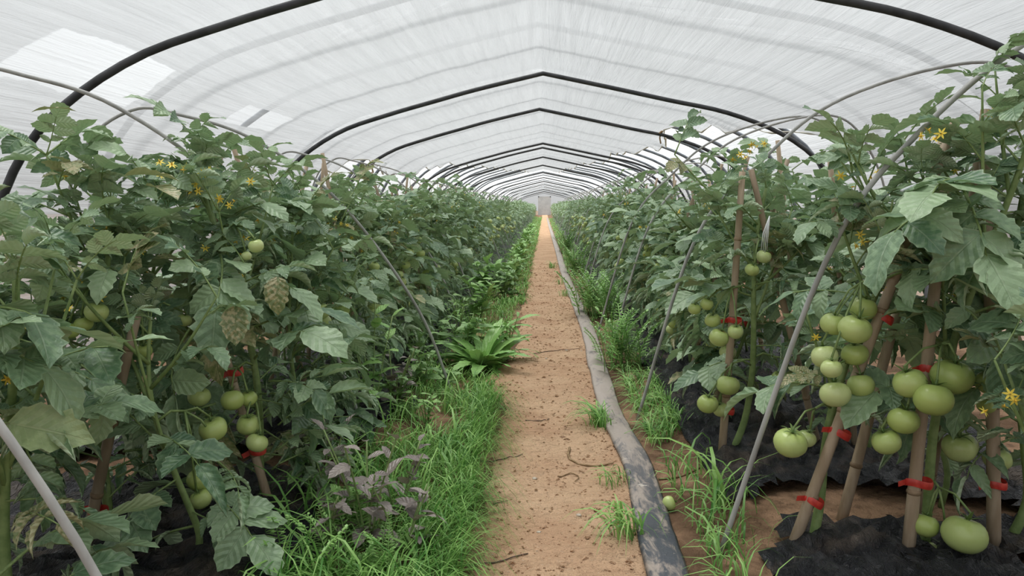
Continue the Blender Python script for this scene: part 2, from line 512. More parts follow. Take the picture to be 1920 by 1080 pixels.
# far end wall with a framed door
mb = MB()
vv, ff = [], []
K = 40
for i in range(K + 1):
    s = -1 + 2 * i / K
    x, z = prof(s, 1.08, 0.065)
    vv += [(x, 62.0, max(z, 0)), (x, 62.0, 0.0)]
for i in range(K):
    ff.append([2 * i, 2 * i + 1, 2 * i + 3, 2 * i + 2])
tag(obj('wall_far', mb.add(vv, ff).mesh('wall_far', M_FILM_OUT, False)), 'white plastic end wall at the far end of the tunnel', kind='structure')
M_WHITE = simple('white_panel', (0.55, 0.57, 0.58), (0.66, 0.67, 0.68), 3, 0.6, 0.2)
def box_me(name, x0, x1, y0, y1, z0, z1, m):
    v = [(x, y, z) for x in (x0, x1) for y in (y0, y1) for z in (z0, z1)]
    f = [[0, 1, 3, 2], [4, 6, 7, 5], [0, 4, 5, 1], [2, 3, 7, 6], [0, 2, 6, 4], [1, 5, 7, 3]]
    return MB().add(v, f).mesh(name, m, False)
dr = tag(obj('door_1', box_me('door_1', -0.42, 0.46, 61.86, 61.90, 0.02, 1.45, M_WHITE)), 'pale framed door in the far end wall', kind='structure')
obj('door_frame', box_me('door_frame', -0.50, -0.42, 61.84, 61.92, 0, 1.53, M_WHITE), dr)
obj('door_frame', box_me('door_frame', 0.46, 0.54, 61.84, 61.92, 0, 1.53, M_WHITE), dr)
obj('door_frame', box_me('door_frame', -0.50, 0.54, 61.84, 61.92, 1.45, 1.53, M_WHITE), dr)

# ------------------------------------------------------------------ arch pipes
def ordinal(n):
    if n < 20: return ORD[n]
    tens = {2: 'twenty', 3: 'thirty', 4: 'forty', 5: 'fifty', 6: 'sixty', 7: 'seventy', 8: 'eighty'}
    t, u = divmod(n + 1, 10)
    return tens[t][:-1] + 'ieth' if u == 0 else tens[t] + '-' + ORD[u - 1]
ORD = ['first', 'second', 'third', 'fourth', 'fifth', 'sixth', 'seventh', 'eighth', 'ninth', 'tenth', 'eleventh', 'twelfth', 'thirteenth',
       'fourteenth', 'fifteenth', 'sixteenth', 'seventeenth', 'eighteenth', 'nineteenth', 'twentieth']
def arch_mesh(name, m, rad, scale, lift, n=64, sides=8):
    pts = []
    for i in range(n + 1):
        s = -1 + 2 * i / n
        x, z = prof(s, scale, lift)
        pts.append((x, 0, z))
    return MB().tube(pts, rad, sides).mesh(name, m)
me_arch = arch_mesh('arch_pipe', M_PIPE, 0.0155, 0.992, 0.0)
arch_labels = ['thick dark steel arch pipe passing under the clear patch in the film',
               'dark steel arch pipe with pointed ridge, second from the clear film patch']
rj = random.Random(5)
for i, z in enumerate(ZS):
    o = obj('arch_pipe', me_arch, loc=(rj.uniform(-0.02, 0.02), z, 0))
    o.rotation_euler = (0, 0, rj.uniform(-0.006, 0.006))
    o.scale = (1, 1, rj.uniform(0.985, 1.005))
    lab = arch_labels[i] if i < 2 else f'dark steel arch pipe along the tunnel, {ORD[i]} from the clear film patch'
    tag(o, lab, 'pipe', 'dark arch pipes holding the inner film')
me_hoop_o = arch_mesh('tunnel_hoop', M_OUTER, 0.017, 1.06, 0.055, 48, 6)
oz = [0.7, 1.95, 3.55, 4.7, 6.0]
while oz[-1] < 60:
    oz.append(oz[-1] + (0.95 if oz[-1] < 22 else 2.6))
for i, z in enumerate(oz):
    o = obj('tunnel_hoop', me_hoop_o, loc=(rj.uniform(-0.015, 0.015), z, 0))
    k = sum(1 for q in ZS if q < z)
    where = ('before the first dark arch pipe' if k == 0 else 'beyond the last dark arch pipe' if k == len(ZS) else f'between {ORD[k-1]} and {ORD[k]} dark arch pipes')
    tag(o, f'grey outer tunnel hoop outside the inner film, {ordinal(i)} along the tunnel', 'hoop', 'grey outer tunnel hoops')

# ------------------------------------------------------------------ low hoop rods over the beds
RFAM = [(0, 0), (.208, .68), (.445, .97), (.68, 1.165), (1.035, 1.285), (1.29, 1.285), (1.46, 1.10), (1.58, .75), (1.62, 0)]
LFAM = [(0, 0), (-.157, .383), (-.47, .834), (-.787, 1.07), (-1.05, 1.155), (-1.2, 1.165), (-1.36, 1.03), (-1.45, .7), (-1.48, 0)]
def rod(fam, fx, fy, lean, sx=1.0, sz=1.0, label=None, group=None, sides=8):
    pts = []
    last = fam[-1][0]
    for dx, z in fam:
        pts.append((dx * sx, lean * dx / last, z * sz - 0.03 * (z == 0)))
    me = MB().tube(catmull(pts, 7), 0.0062, sides).mesh('hoop_rod', M_ROD)
    o = obj('hoop_rod', me, loc=(fx, fy, gz(fx, fy)))
    return tag(o, label, 'rod', group)
GR, GL = 'flexible hoop rods over the hose-side rows', 'flexible hoop rods over the grassy-side rows'
RR = [(0.397, 1.683, 0.0, 1, 1, 'grey flexible hoop rod leaning past the big green tomato clusters'),
      (0.345, 2.80, 0.0, 1, 1, 'grey flexible hoop rod rising from the grass beside the hose'),
      (0.39, 4.35, 0.1, 1, 1, 'thin grey hoop rod beside the yellow fallen leaves along the hose'),
      (0.335, 4.75, -0.1, 1, 1.02, 'thin grey hoop rod between feathery weeds and yellow fallen leaves')]
zq = 6.7
k = 0
while zq < 40:
    RR.append((0.40 + rj.uniform(-.05, .05), zq, rj.uniform(-.2, .2), 0.97, rj.uniform(.93, 1.02), f'thin grey hoop rod on the hose side, {ordinal(k)} past the feathery weeds'))
    zq += rj.choice([1.0, 1.3, 1.5]) if zq < 12 else 1.9; k += 1
RA = [(0, 0), (.219, .676), (.409, .96), (.67, 1.173), (1.0, 1.27), (1.28, 1.19), (1.47, .8), (1.52, 0)]
for r in RR:
    rod(RA if r[1] < 2 else RFAM, r[0], r[1], r[2], r[3], r[4], r[5], GR, 8 if r[1] < 6 else 5)
LL = [(-0.44, 0.90, 0.0, 0.98, 0.98, 'thick grey hoop rod crossing bare black mulch beside a low leaf'),
      (-0.60, 2.50, -0.35, 0.90, 1.0, 'grey flexible hoop rod planted in the grass by the purple weeds'),
      (-0.383, 3.20, -0.5, 0.95, 1.0, 'grey flexible hoop rod planted by the broad-leaved weeds and path bank'),
      (-0.56, 5.0, -0.2, 0.92, 0.95, 'thin grey hoop rod on the grassy side, first past the broad-leaved weeds'),
      (-0.55, 5.9, 0.1, 0.92, 0.97, 'thin grey hoop rod on the grassy side, second past the broad-leaved weeds')]
zq = 7.1; k = 2
while zq < 40:
    LL.append((-0.56 + rj.uniform(-.05, .05), zq, rj.uniform(-.2, .2), 0.92, rj.uniform(.92, 1.0), f'thin grey hoop rod on the grassy side, {ordinal(k)} past the broad-leaved weeds'))
    zq += rj.choice([1.0, 1.3, 1.5]) if zq < 12 else 1.9; k += 1
for r in LL:
    rod(LFAM, r[0], r[1], r[2], r[3], r[4], r[5], GL, 8 if r[1] < 6 else 5)

# ------------------------------------------------------------------ mulch sheets
def mulch(name, x0, x1, holes, label, seed):
    ys = []
    y = 0.8
    while y < 45:
        ys.append(y); y += 0.022 + 0.016 * max(0, y - 1.5)
    xs = list(np.linspace(x0, x1, 46))
    v, idx, f = [], {}, []
    for y in ys:
        for x in xs:
            u = (x - x0) / (x1 - x0)
            z = gz(x, y) + 0.014 + 0.034 * abs(fbm(x * 1.6, y, 7, seed, 4)) + 0.022 * (1 - abs(fbm(x * 1.3, y * .7, 16, seed + 3, 4)) * 2) - 0.025 * max(0, 1 - min(u, 1 - u) / 0.08)
            v.append((x + 0.02 * fbm(0, y, 3, seed + 8) * (1 if u in (0, 1) else 0.3), y, z))
    n = len(xs)
    for j in range(len(ys) - 1):
        for i in range(n - 1):
            cx, cy = (xs[i] + xs[i + 1]) / 2, (ys[j] + ys[j + 1]) / 2
            cut = False
            for (hx, hy, rx, ry) in holes:
                if ((cx - hx) / rx) ** 2 + ((cy - hy) / ry) ** 2 + 0.5 * fbm(cx, cy, 12, seed + 5) < 1:
                    cut = True; break
            if not cut:
                f.append([j * n + i, j * n + i + 1, (j + 1) * n + i + 1, (j + 1) * n + i])
    used = sorted({i for q in f for i in q})
    mp = {a: b for b, a in enumerate(used)}
    o = obj(name, MB().add([v[a] for a in used], [[mp[i] for i in q] for q in f]).mesh(name, M_MULCH))
    tag(o, label, 'plastic sheet')
rh = random.Random(2)
mulch('mulch_sheet', 0.48, 1.45, [(0.80, 1.86, 0.42, 0.09), (0.72, 1.9, 0.14, 0.13), (1.1, 1.55, 0.12, 0.05), (0.5, 1.75, 0.06, 0.12)], 'torn black plastic mulch sheet on the bed along the hose', 1.0)
mulch('mulch_sheet', -1.55, -0.50, [(-0.95, 2.15, 0.4, 0.10), (-1.25, 2.05, 0.25, 0.08), (-0.52, 2.2, 0.06, 0.5), (-0.55, 3.3, 0.05, 0.5)], 'wrinkled black plastic mulch sheet on the bed behind the grass', 9.0)

# ------------------------------------------------------------------ irrigation hose
HP = [(0.262, 1.0), (0.268, 1.63), (0.280, 1.95), (0.288, 2.2), (0.275, 2.5), (0.257, 2.8), (0.262, 3.3), (0.268, 3.85), (0.282, 4.8), (0.262, 6.5), (0.238, 9.0), (0.236, 13.3), (0.222, 20.5), (0.20, 32), (0.19, 48)]
cl = []
for a in catmull([(x, y, 0) for x, y in HP], 12):
    cl.append((a.x, a.y))
def hose():
    mb = MB()
    sec = [(-1, 0.0), (-0.82, 0.55), (-0.4, 0.95), (0, 1.0), (0.4, 0.9), (0.82, 0.55), (1, 0.0), (0.8, -0.5), (0, -0.6), (-0.8, -0.5)]
    v, f = [], []
    ns = len(sec)
    for j, (x, y) in enumerate(cl):
        w = 0.046 + 0.004 * fbm(0, y, 2.5, 11)
        hh = 0.013 + 0.005 * fbm(0, y, 3, 12)
        for (a, b) in sec:
            xx = x + a * w
            g = max(path_z(xx, y), gz(xx, y)) if -0.36 < xx < 0.38 else gz(xx, y)
            g0 = max(path_z(x, y), gz(x, y))
            v.append((xx, y, (0.5 * g + 0.5 * g0) + 0.012 + b * hh + 0.004 * fbm(xx, y, 14, 5)))
    for j in range(len(cl) - 1):
        for k in range(ns):
            k2 = (k + 1) % ns
            f.append([j * ns + k, j * ns + k2, (j + 1) * ns + k2, (j + 1) * ns + k])
    return mb.add(v, f).mesh('irrigation_hose', M_HOSE)
tag(obj('irrigation_hose', hose()), 'flat dusty black lay-flat irrigation hose running along the path edge', 'hose')

# ------------------------------------------------------------------ leaf library
def leaflet_geo(rng, lod, roll, bend, width=0.30, serr=0.14, twist=0.0, lobed=0.0):
    if lod == 3:
        c = [(0, 0, 0), (0.42, width, 0.03), (1, 0, -0.16 - bend * 0.2), (0.42, -width, 0.03)]
        return np.array(c), [[0, 3, 2, 1]], np.array([(.5, 0), (1, .45), (.5, 1), (0, .45)])
    n = {0: 12, 1: 6, 2: 4}[lod]
    cr = {0: [-1, -.55, 0, .55, 1], 1: [-1, 0, 1], 2: [-1, 0, 1]}[lod]
    v, uv, f = [], [], []
    x = z = 0.0
    ph = rng.uniform(0, 6)
    for i in range(n):
        t = i / (n - 1)
        w = width * (max(t, 0.001) ** 0.55) * (max(1 - t, 0) ** 0.75) * 1.95 + 0.004
        if t > 0:
            ang = 0.12 - bend * t
            x += math.cos(ang) / (n - 1); z += math.sin(ang) / (n - 1)
        for s in cr:
            ww = w
            if abs(s) == 1 and 0 < i < n - 1:
                ww *= 1 + (serr if i % 2 else -serr) + rng.uniform(-.05, .05) + lobed * (1 if i % 3 == 1 else -0.5) + .05 * math.sin(i * 2.1 + ph)
            a = roll * abs(s) * (0.6 + 0.6 * t)
            if a > 0.05:
                yy = ww * abs(s) * math.sin(a) / a
                zz = ww * abs(s) * (1 - math.cos(a)) / a
            else:
                yy, zz = ww * abs(s), 0
            zz += 0.10 * w * s * s * math.sin(t * 9 + ph + s) 
            tw = twist * t
            yv, zv = math.copysign(yy, s) * math.cos(tw) - zz * math.sin(tw), math.copysign(yy, s) * math.sin(tw) + zz * math.cos(tw)
            sh = -0.05 * (1 if (abs(s) == 1 and i % 2 == 0) else 0)
            v.append((x + sh * 0.5, yv, z + zv)); uv.append((s * .5 + .5, t))
    m = len(cr)
    for i in range(n - 1):
        for k in range(m - 1):
            f.append([i * m + k, (i + 1) * m + k, (i + 1) * m + k + 1, i * m + k + 1])
    return np.array(v), f, np.array(uv)

POOL = []          # leaflet pool: flat 0-7, curled 8-13; each holds one geometry per level of detail
for k in range(14):
    sd = 100 + k
    r = random.Random(sd)
    cur = k >= 8
    par = dict(roll=r.uniform(1.5, 2.7) if cur else r.uniform(0.15, 0.75), bend=r.uniform(0.5, 1.2) if cur else r.uniform(0.2, 1.0),
               width=r.uniform(.26, .30) if cur else r.uniform(.33, .42), serr=r.uniform(.04, .085), twist=r.uniform(-.7, .7) if cur else r.uniform(-.25, .25))
    POOL.append([leaflet_geo(random.Random(sd), l, **par) for l in range(4)])

def mat_np(M):
    return np.array([list(r) for r in M])

def make_leaf_def(rng, kind):
    """unit-length compound leaf: rachis points and leaflets [(pool index, Matrix)]"""
    ang = math.radians({'young': 22, 'mature': 18, 'curled': 12}[kind])
    tot = math.radians(rng.uniform(15, 70) if kind != 'young' else rng.uniform(5, 45))
    pts = [Vector((0, 0, 0))]
    nseg = 8
    dirs = []
    yaw = 0; dy = rng.uniform(-.07, .07)
    for i in range(nseg):
        t = i / nseg
        a = ang - tot * t * t
        yaw += dy
        d = Vector((math.cos(a) * math.cos(yaw), math.cos(a) * math.sin(yaw), math.sin(a)))
        dirs.append((d, a, yaw))
        pts.append(pts[-1] + d * (0.74 / nseg))
    lf = []
    pick = (lambda: rng.randrange(8, 14)) if kind == 'curled' else (lambda: rng.randrange(0, 8) if rng.random() > 0.1 else rng.randrange(8, 14))
    def put(t, az, droop, size, rollx):
        i = min(nseg - 1, int(t * nseg)); fr = t * nseg - i
        p = pts[i].lerp(pts[i + 1], fr)
        d, a, yw = dirs[i]
        M = Matrix.Translation(p) @ Matrix.Rotation(yw + az, 4, 'Z') @ Matrix.Rotation(-(a * 0.5 - droop), 4, 'Y') @ Matrix.Rotation(rollx, 4, 'X') @ Matrix.Scale(size, 4)
        lf.append((pick(), M))
    base = {'young': 1.0, 'mature': 1.08, 'curled': 0.95}[kind]
    for t, sz in ((.36, .24), (.58, .33), (.80, .35)):
        for sd in (-1, 1):
            put(t + rng.uniform(-.05, .05), sd * math.radians(rng.uniform(52, 80)), math.radians(rng.uniform(-12, 34)), sz * base * rng.uniform(.85, 1.15), rng.uniform(-.3, .3))
    for t in (.48, .69):
        if rng.random() < .7:
            put(t, rng.choice([-1, 1]) * math.radians(rng.uniform(60, 85)), math.radians(rng.uniform(0, 40)), .12 * base, rng.uniform(-.3, .3))
    put(.985, rng.uniform(-.2, .2), math.radians(rng.uniform(-5, 32)), .44 * base * rng.uniform(.9, 1.12), rng.uniform(-.3, .3))
    return pts, lf
LEAFDEF = {}
for kind, nn in (('young', 6), ('mature', 8), ('curled', 6)):
    LEAFDEF[kind] = [make_leaf_def(random.Random(hash_ * 7 + len(kind)), kind) for hash_ in range(nn)]

def add_leaf(mb, df, lod, M=None, matleaf=0, matstem=1, t0=0.0, thin=0):
    pts, lf = df
    base = np.eye(4) if M is None else mat_np(M)
    if lod <= 1:
        v, f = tube(pts[:: (1 if lod == 0 else 2)], [0.013 * (1 - 0.6 * i / 8) for i in range(0, 9, 1 if lod == 0 else 2)], 4 if lod == 0 else 3, False)
        mb.add(v, f, None, 0, matstem, base)
    for j, (k, ML) in enumerate(lf):
        if lod >= 2 and (j in (6, 7) and len(lf) > 7): continue
        if thin and j % thin: continue
        g = POOL[k][lod]
        mb.add(g[0], g[1], g[2], (t0 + 0.13 * (j % 3)) % 1.0 * 0.35, matleaf, base @ mat_np(ML))

_cache = {}
def leaf_mesh(kind, i, lod, m=None):
    key = (kind, i, lod, m.name if m else '')
    if key not in _cache:
        mb = MB()
        add_leaf(mb, LEAFDEF[kind][i], lod)
        _cache[key] = mb.mesh('leaf', [m or M_LEAF, M_STEM])
    return _cache[key]
def rachis_mesh(kind, i):
    key = ('rachis', kind, i)
    if key not in _cache:
        pts = LEAFDEF[kind][i][0]
        _cache[key] = MB().tube(pts, [0.013 * (1 - 0.6 * q / 8) for q in range(9)], 5).mesh('leaf_stalk', M_STEM)
    return _cache[key]
def leaflet_mesh(k, m=None):
    key = ('leaflet', k, m.name if m else '')
    if key not in _cache:
        g = POOL[k][0]
        _cache[key] = MB().add(g[0], g[1], g[2], 0.0).mesh('leaflet', m or M_LEAF)
    return _cache[key]

# tomato fruit ------------------------------------------------------
def tomato_mesh(seed, lod=0):
    r = random.Random(seed)
    nu, nv = (20, 12) if lod == 0 else (8, 5)
    ribs = r.choice([4, 5, 6]); ra = r.uniform(.015, .05); ph = r.uniform(0, 6)
    v, f = [(0, 0, 0.66)], []
    for j in range(1, nv):
        a = math.pi * j / nv
        for i in range(nu):
            g = 2 * math.pi * i / nu
            q = 1 + ra * math.cos(ribs * g + ph) * math.sin(a) * (1 if a < 2.0 else .4)
            z = math.cos(a) * 0.86
            if a < 0.7: z -= 0.20 * (1 - a / 0.7) ** 1.5
            v.append((math.sin(a) ** 0.9 * q * math.cos(g), math.sin(a) ** 0.9 * q * math.sin(g), z))
    v.append((0, 0, -0.84))
    for i in range(nu):
        f.append([0, 1 + i, 1 + (i + 1) % nu])
    for j in range(nv - 2):
        for i in range(nu):
            a, b = 1 + j * nu + i, 1 + j * nu + (i + 1) % nu
            f.append([a, a + nu, b + nu, b])
    e = len(v) - 1
    for i in range(nu):
        f.append([e, 1 + (nv - 2) * nu + (i + 1) % nu, 1 + (nv - 2) * nu + i])
    return MB().add(v, f).mesh('tomato', M_TOMATO)
TOM = [tomato_mesh(i) for i in range(5)]
TOM_LO = [tomato_mesh(i, 1) for i in range(3)]
def calyx_mesh(seed):
    r = random.Random(seed)
    mb = MB()
    for k in range(6):
        g = 2 * math.pi * k / 6 + r.uniform(-.2, .2)
        L = r.uniform(.6, .95); up = r.uniform(-.1, .6)
        v, f = [], []
        for i in range(5):
            t = i / 4
            w = 0.085 * (1 - t) ** .7 + 0.008
            rr = 0.06 + L * t; z = 0.76 + 0.20 * math.sin(t * 2.2) + (up - .15) * t * t * 0.9 - 0.04 * t
            for s in (-1, 1):
                v.append((rr * math.cos(g) - s * w * math.sin(g), rr * math.sin(g) + s * w * math.cos(g), z))
        for i in range(4):
            f.append([2 * i, 2 * i + 2, 2 * i + 3, 2 * i + 1])
        mb.add(v, f, np.full((10, 2), .3))
    mb.tube([(0, 0, 0.62), (0.02, 0, 0.85), (0.06, 0.03, 1.1)], [0.09, 0.075, 0.07], 5)
    return mb.mesh('calyx', M_CALYX)
CAL = [calyx_mesh(i) for i in range(3)]
def put_tomato(parent, loc, r, rng, lod=0, tilt=0.35):
    M = Matrix.Translation(loc) @ Matrix.Rotation(rng.uniform(0, 6.28), 4, 'Z') @ Matrix.Rotation(rng.uniform(-tilt, tilt), 4, 'X') @ Matrix.Rotation(rng.uniform(-tilt, tilt), 4, 'Y') @ Matrix.Scale(r, 4)
    o = obj('tomato', rng.choice(TOM if lod == 0 else TOM_LO), parent, M)
    o['label'] = 'unripe green tomato'
    if lod == 0:
        obj('calyx', rng.choice(CAL), o)
    return M @ Vector((0.05, 0.02, 1.05))

def flower_mesh(seed):
    r = random.Random(seed)
    mb = MB()
    for k in range(6):
        g = 2 * math.pi * k / 6
        bk = r.uniform(-.5, .25)
        v, f = [], []
        for i in range(4):
            t = i / 3
            w = [0.10, 0.17, 0.12, 0.015][i]
            rr = 0.12 + 0.9 * t; z = 0.12 + bk * t * t
            for s in (-1, 1):
                v.append((rr * math.cos(g) - s * w * math.sin(g), rr * math.sin(g) + s * w * math.cos(g), z))
        for i in range(3):
            f.append([2 * i, 2 * i + 2, 2 * i + 3, 2 * i + 1])
        mb.add(v, f, None, 0, 0)
    mb.tube([(0, 0, 0), (0, 0, 0.35), (0, 0, 0.75)], [0.16, 0.17, 0.04], 6, 1)
    mb.tube([(0, 0, 0.05), (0, 0, -0.4), (0.15, 0, -0.9)], [0.12, 0.05, 0.05], 4, 2)
    return mb.mesh('flower', [M_PETAL, M_ANTHER, M_STEM])
FLW = [flower_mesh(i) for i in range(3)]

# ------------------------------------------------------------------ tomato plants
def gen_plant(rng, top, height, dens=1.0, zlow=0.2, srad=.0085):
    """stem paths, leaves [(Matrix, kind, def)], flowers in plant space; top = xy offset of the stem tip"""
    stems, leaves, flowers = [], [], []
    n = 9
    wob = rng.uniform(0, 6)
    main = [Vector((top[0] * t + 0.025 * math.sin(wob + 5 * t) * (t > 0), top[1] * t + 0.025 * math.cos(wob * 1.7 + 4 * t) * (t > 0), height * t)) for t in [i / (n - 1) for i in range(n)]]
    stems.append((main, [srad * (1 - 0.55 * i / (n - 1)) for i in range(n)]))
    def on(path, t):
        q = t * (len(path) - 1); i = min(len(path) - 2, int(q))
        return path[i].lerp(path[i + 1], q - i)
    def leaf(p, az, pitch, size, kind):
        M = Matrix.Translation(p) @ Matrix.Rotation(az, 4, 'Z') @ Matrix.Rotation(-pitch, 4, 'Y') @ Matrix.Rotation(rng.uniform(-.45, .45), 4, 'X') @ Matrix.Scale(size, 4)
        leaves.append((M, kind, rng.randrange(len(LEAFDEF[kind]))))
    az = rng.uniform(0, 6.28)
    z = zlow
    while z < height * 0.97:
        t = z / height
        az += 2.4 + rng.uniform(-.5, .5)
        if t < 0.42:
            kind = 'curled' if rng.random() < 0.55 else 'mature'
            leaf(on(main, t), az, math.radians(rng.uniform(-35, 5)), rng.uniform(.17, .25), kind)
            z += 0.042 / dens
        elif t < 0.8:
            kind = 'curled' if rng.random() < 0.22 else 'mature'
            leaf(on(main, t), az, math.radians(rng.uniform(-15, 25)), rng.uniform(.21, .30), kind)
            z += 0.036 / dens
        else:
            leaf(on(main, t), az, math.radians(rng.uniform(5, 45)), rng.uniform(.14, .22), 'young')
            z += 0.034 / dens
    nb = rng.choice([4, 5, 6])
    for b in range(nb):
        t0 = rng.uniform(.40, .88)
        p0 = on(main, t0)
        a = rng.uniform(0, 6.28); L = rng.uniform(.16, .32)
        el = math.radians(rng.uniform(35, 75))
        d = Vector((math.cos(a) * math.cos(el), math.sin(a) * math.cos(el), math.sin(el)))
        br = [p0 + d * L * t + Vector((0, 0, 0.05 * t * t)) for t in (0, .33, .66, 1)]
        stems.append((br, [.0050, .0042, .0032, .002]))
        for k in range(int(5 * dens + .5)):
            t = .25 + .75 * k / 4
            leaf(on(br, min(1, t)), a + k * 2.4 + rng.uniform(-.5, .5), math.radians(rng.uniform(-5, 50)), rng.uniform(.10, .20), 'young' if rng.random() < .75 else 'mature')
        if rng.random() < .55:
            c = br[-2]
            for q in range(rng.choice([2, 3, 4])):
                fp = c + Vector((rng.uniform(-.05, .05), rng.uniform(-.05, .05), rng.uniform(-.02, .05)))
                flowers.append(fp)
    for k in range(4):
        leaf(main[-1], az + k * 1.6, math.radians(rng.uniform(25, 70)), rng.uniform(.07, .14), 'young')
    return stems, leaves, flowers

KEEP = []     # (point, radius): fruit and stakes that the growers' leaf-picking left uncovered
def blocked(Mw, size):
    for t in (.25, .5, .75, 1.0):
        q = Mw @ Vector((t, 0, 0.05))
        for p, r in KEEP:
            d = (Vector((0, 0, CAM_H)) - p)
            L = d.length; d /= L
            h = (q - p).dot(d)
            if 0.0 < h < 0.35 and ((q - p) - d * h).length < r + 0.035:
                return True
    return False

def stem_mesh(stems, sides=6):
    mb = MB()
    for pts, rad in stems:
        mb.tube(catmull(pts, 3), list(np.interp(np.linspace(0, 1, (len(pts) - 1) * 3 + 1), np.linspace(0, 1, len(pts)), rad)), sides)
    return mb.mesh('stem', M_STEM)

def truss(parent, stems, fr_tops, base):
    """stalk from the main stem to each fruit"""
    main = stems[0][0]
    c = sum(fr_tops, Vector()) / len(fr_tops)
    za = max(p.z for p in fr_tops) + 0.015
    a = min((main[i].lerp(main[i + 1], k / 4) for i in range(len(main) - 1) for k in range(4)), key=lambda p: abs(p.z - za) + 0.2 * (p - c).length)
    mb = MB()
    hub = a.lerp(Vector((c.x, c.y, za)), 0.6) + Vector((0, 0, 0.012))
    mb.tube([a, a.lerp(hub, .5) + Vector((0, 0, .012)), hub], [.0036, .0033, .003], 5)
    for p in fr_tops:
        m = hub.lerp(p, .5) + Vector((0, 0, .014))
        mb.tube([hub, m, p], [.0027, .0024, .0026], 5)
    obj('fruit_stalk', mb.mesh('fruit_stalk', M_STEM), parent)

def build_plant(x, y, top, height, seed, mode, label, group, fruit=None, nfruit=0, side=1, dens=1.0, extra=(), zlow=0.2, lean_out=0):
    rng = random.Random(seed)
    base = Vector((x, y, gz(x, y)))
    e = tag(empty('tomato_plant', base), label, 'plant', group)
    stems, leaves, flowers = gen_plant(rng, top, height, dens, zlow, .0115 if mode == 'hero' else .0085)
    if (side < 0 and y < 9) or (side > 0 and 2.5 < y < 9):
        for q in range(10 if mode != 'mid' else 7):
            zq = rng.uniform(.06, .34) if side < 0 else rng.uniform(.2, .42)
            M = Matrix.Translation((rng.uniform(0, .06), rng.uniform(-.08, .08), zq)) @ Matrix.Rotation(rng.uniform(-1.2, 1.0) + (0 if side < 0 else math.pi), 4, 'Z') @ Matrix.Rotation(-math.radians(rng.uniform(-30, 30)), 4, 'Y') @ Matrix.Rotation(rng.uniform(-.6, .6), 4, 'X') @ Matrix.Scale(rng.uniform(.16, .25), 4)
            leaves.append((M, rng.choice(['curled', 'curled', 'mature']), rng.randrange(6)))
    obj('stem', stem_mesh(stems, 7 if mode == 'hero' else 5), e)
    for M, kind, i in list(leaves) + list(extra):
        Mw = Matrix.Translation(base) @ M
        if y < 3.4 and blocked(Mw, 1):
            continue
        special = rng.random()
        mm = M_LEAF_YELLOW if special < 0.05 and mode != 'mid' else None
        if mode == 'hero':
            lf = obj('leaf', rachis_mesh(kind, i), e, M)
            for (k, ML) in LEAFDEF[kind][i][1]:
                obj('leaflet', leaflet_mesh(k, mm), lf, ML)
        else:
            obj('leaf', leaf_mesh(kind, i, 0 if mode == 'near' else 1, mm), e, M)
    for p in flowers:
        s = rng.uniform(.009, .013)
        M = Matrix.Translation(p) @ Matrix.Rotation(rng.uniform(0, 6.28), 4, 'Z') @ Matrix.Rotation(rng.uniform(.3, 2.2), 4, 'X') @ Matrix.Scale(s, 4)
        fo = obj('flower', rng.choice(FLW), e, M)
        fo['label'] = 'yellow star-shaped flower'
    groups = fruit or []
    if nfruit:
        main = stems[0][0]
        for g in range(max(1, nfruit // 3)):
            zc = rng.uniform(.30, .62)
            q = main[min(7, int(zc / height * 8))]
            az = (math.pi if side > 0 else 0) + rng.uniform(-1.1, .6) * side
            lst = []
            for k in range(rng.choice([2, 3, 3, 4])):
                rr = rng.uniform(.022, .034)
                p = q + Vector((math.cos(az) * rng.uniform(.07, .13), math.sin(az) * .08 + rng.uniform(-.06, .06), -0.045 * k + rng.uniform(-.01, .01)))
                p.z = max(p.z, .05)
                lst.append((p, rr))
            groups.append(lst)
    for lst in groups:
        tops = [put_tomato(e, p, r, rng) for p, r in lst]
        truss(e, stems, tops, base)
    return e

# bays along the tunnel, for telling apart the rows of look-alike plants
def bay(y):
    k = sum(1 for q in ZS if q < y)
    if k == 0: return 'before the first arch pipe'
    if k >= 12: return 'beyond the twelfth arch pipe'
    return f'between {ORD[k-1]} and {ORD[k]} arch pipes'
ROWNAME = {('r', 0): 'path-side row along hose', ('r', 1): 'rear row on hose side', ('l', 0): 'path-side row behind grass', ('l', 1): 'rear row on grassy side'}
ROWGROUP = {('r', 0): 'tomato plants in the path-side row along the hose', ('r', 1): 'tomato plants in the rear row on the hose side',
            ('l', 0): 'tomato plants in the path-side row behind the grass', ('l', 1): 'tomato plants in the rear row on the grassy side'}

# stakes -------------------------------------------------------------
def stake(foot, top, rad, label, group, nodes=True, rnd=0):
    foot, top = Vector(foot), Vector(top)
    r = random.Random(int(foot.y * 977 + foot.x * 131))
    d = top - foot
    L = d.length
    e = tag(empty('bamboo_stake', foot), label, 'stake', group)
    n = 7
    bx = Vector((r.uniform(-1, 1), r.uniform(-1, 1), 0)) * 0.006
    pts = [d * (i / n) + bx * math.sin(math.pi * i / n) for i in range(n + 1)]
    pts[0] = -d.normalized() * 0.03
    rads = [rad * (1 - .25 * i / n) for i in range(n + 1)]
    obj('cane', MB().tube(pts, rads, 9).mesh('cane', M_BAMBOO), e)
    if nodes:
        u = d.normalized()
        t = r.uniform(.12, .2)
        while t < L - .05:
            i = t / L * n
            k = min(n - 1, int(i))
            p = pts[k].lerp(pts[k + 1], i - k) if k else d * (t / L)
            rr = rad * (1 - .25 * t / L)
            obj('node', MB().tube([p - u * .006, p - u * .002, p + u * .002, p + u * .006], [rr * 1.0, rr * 1.16, rr * 1.16, rr * 1.0], 9).mesh('node', M_NODE), e)
            t += r.uniform(.16, .24)
    return e

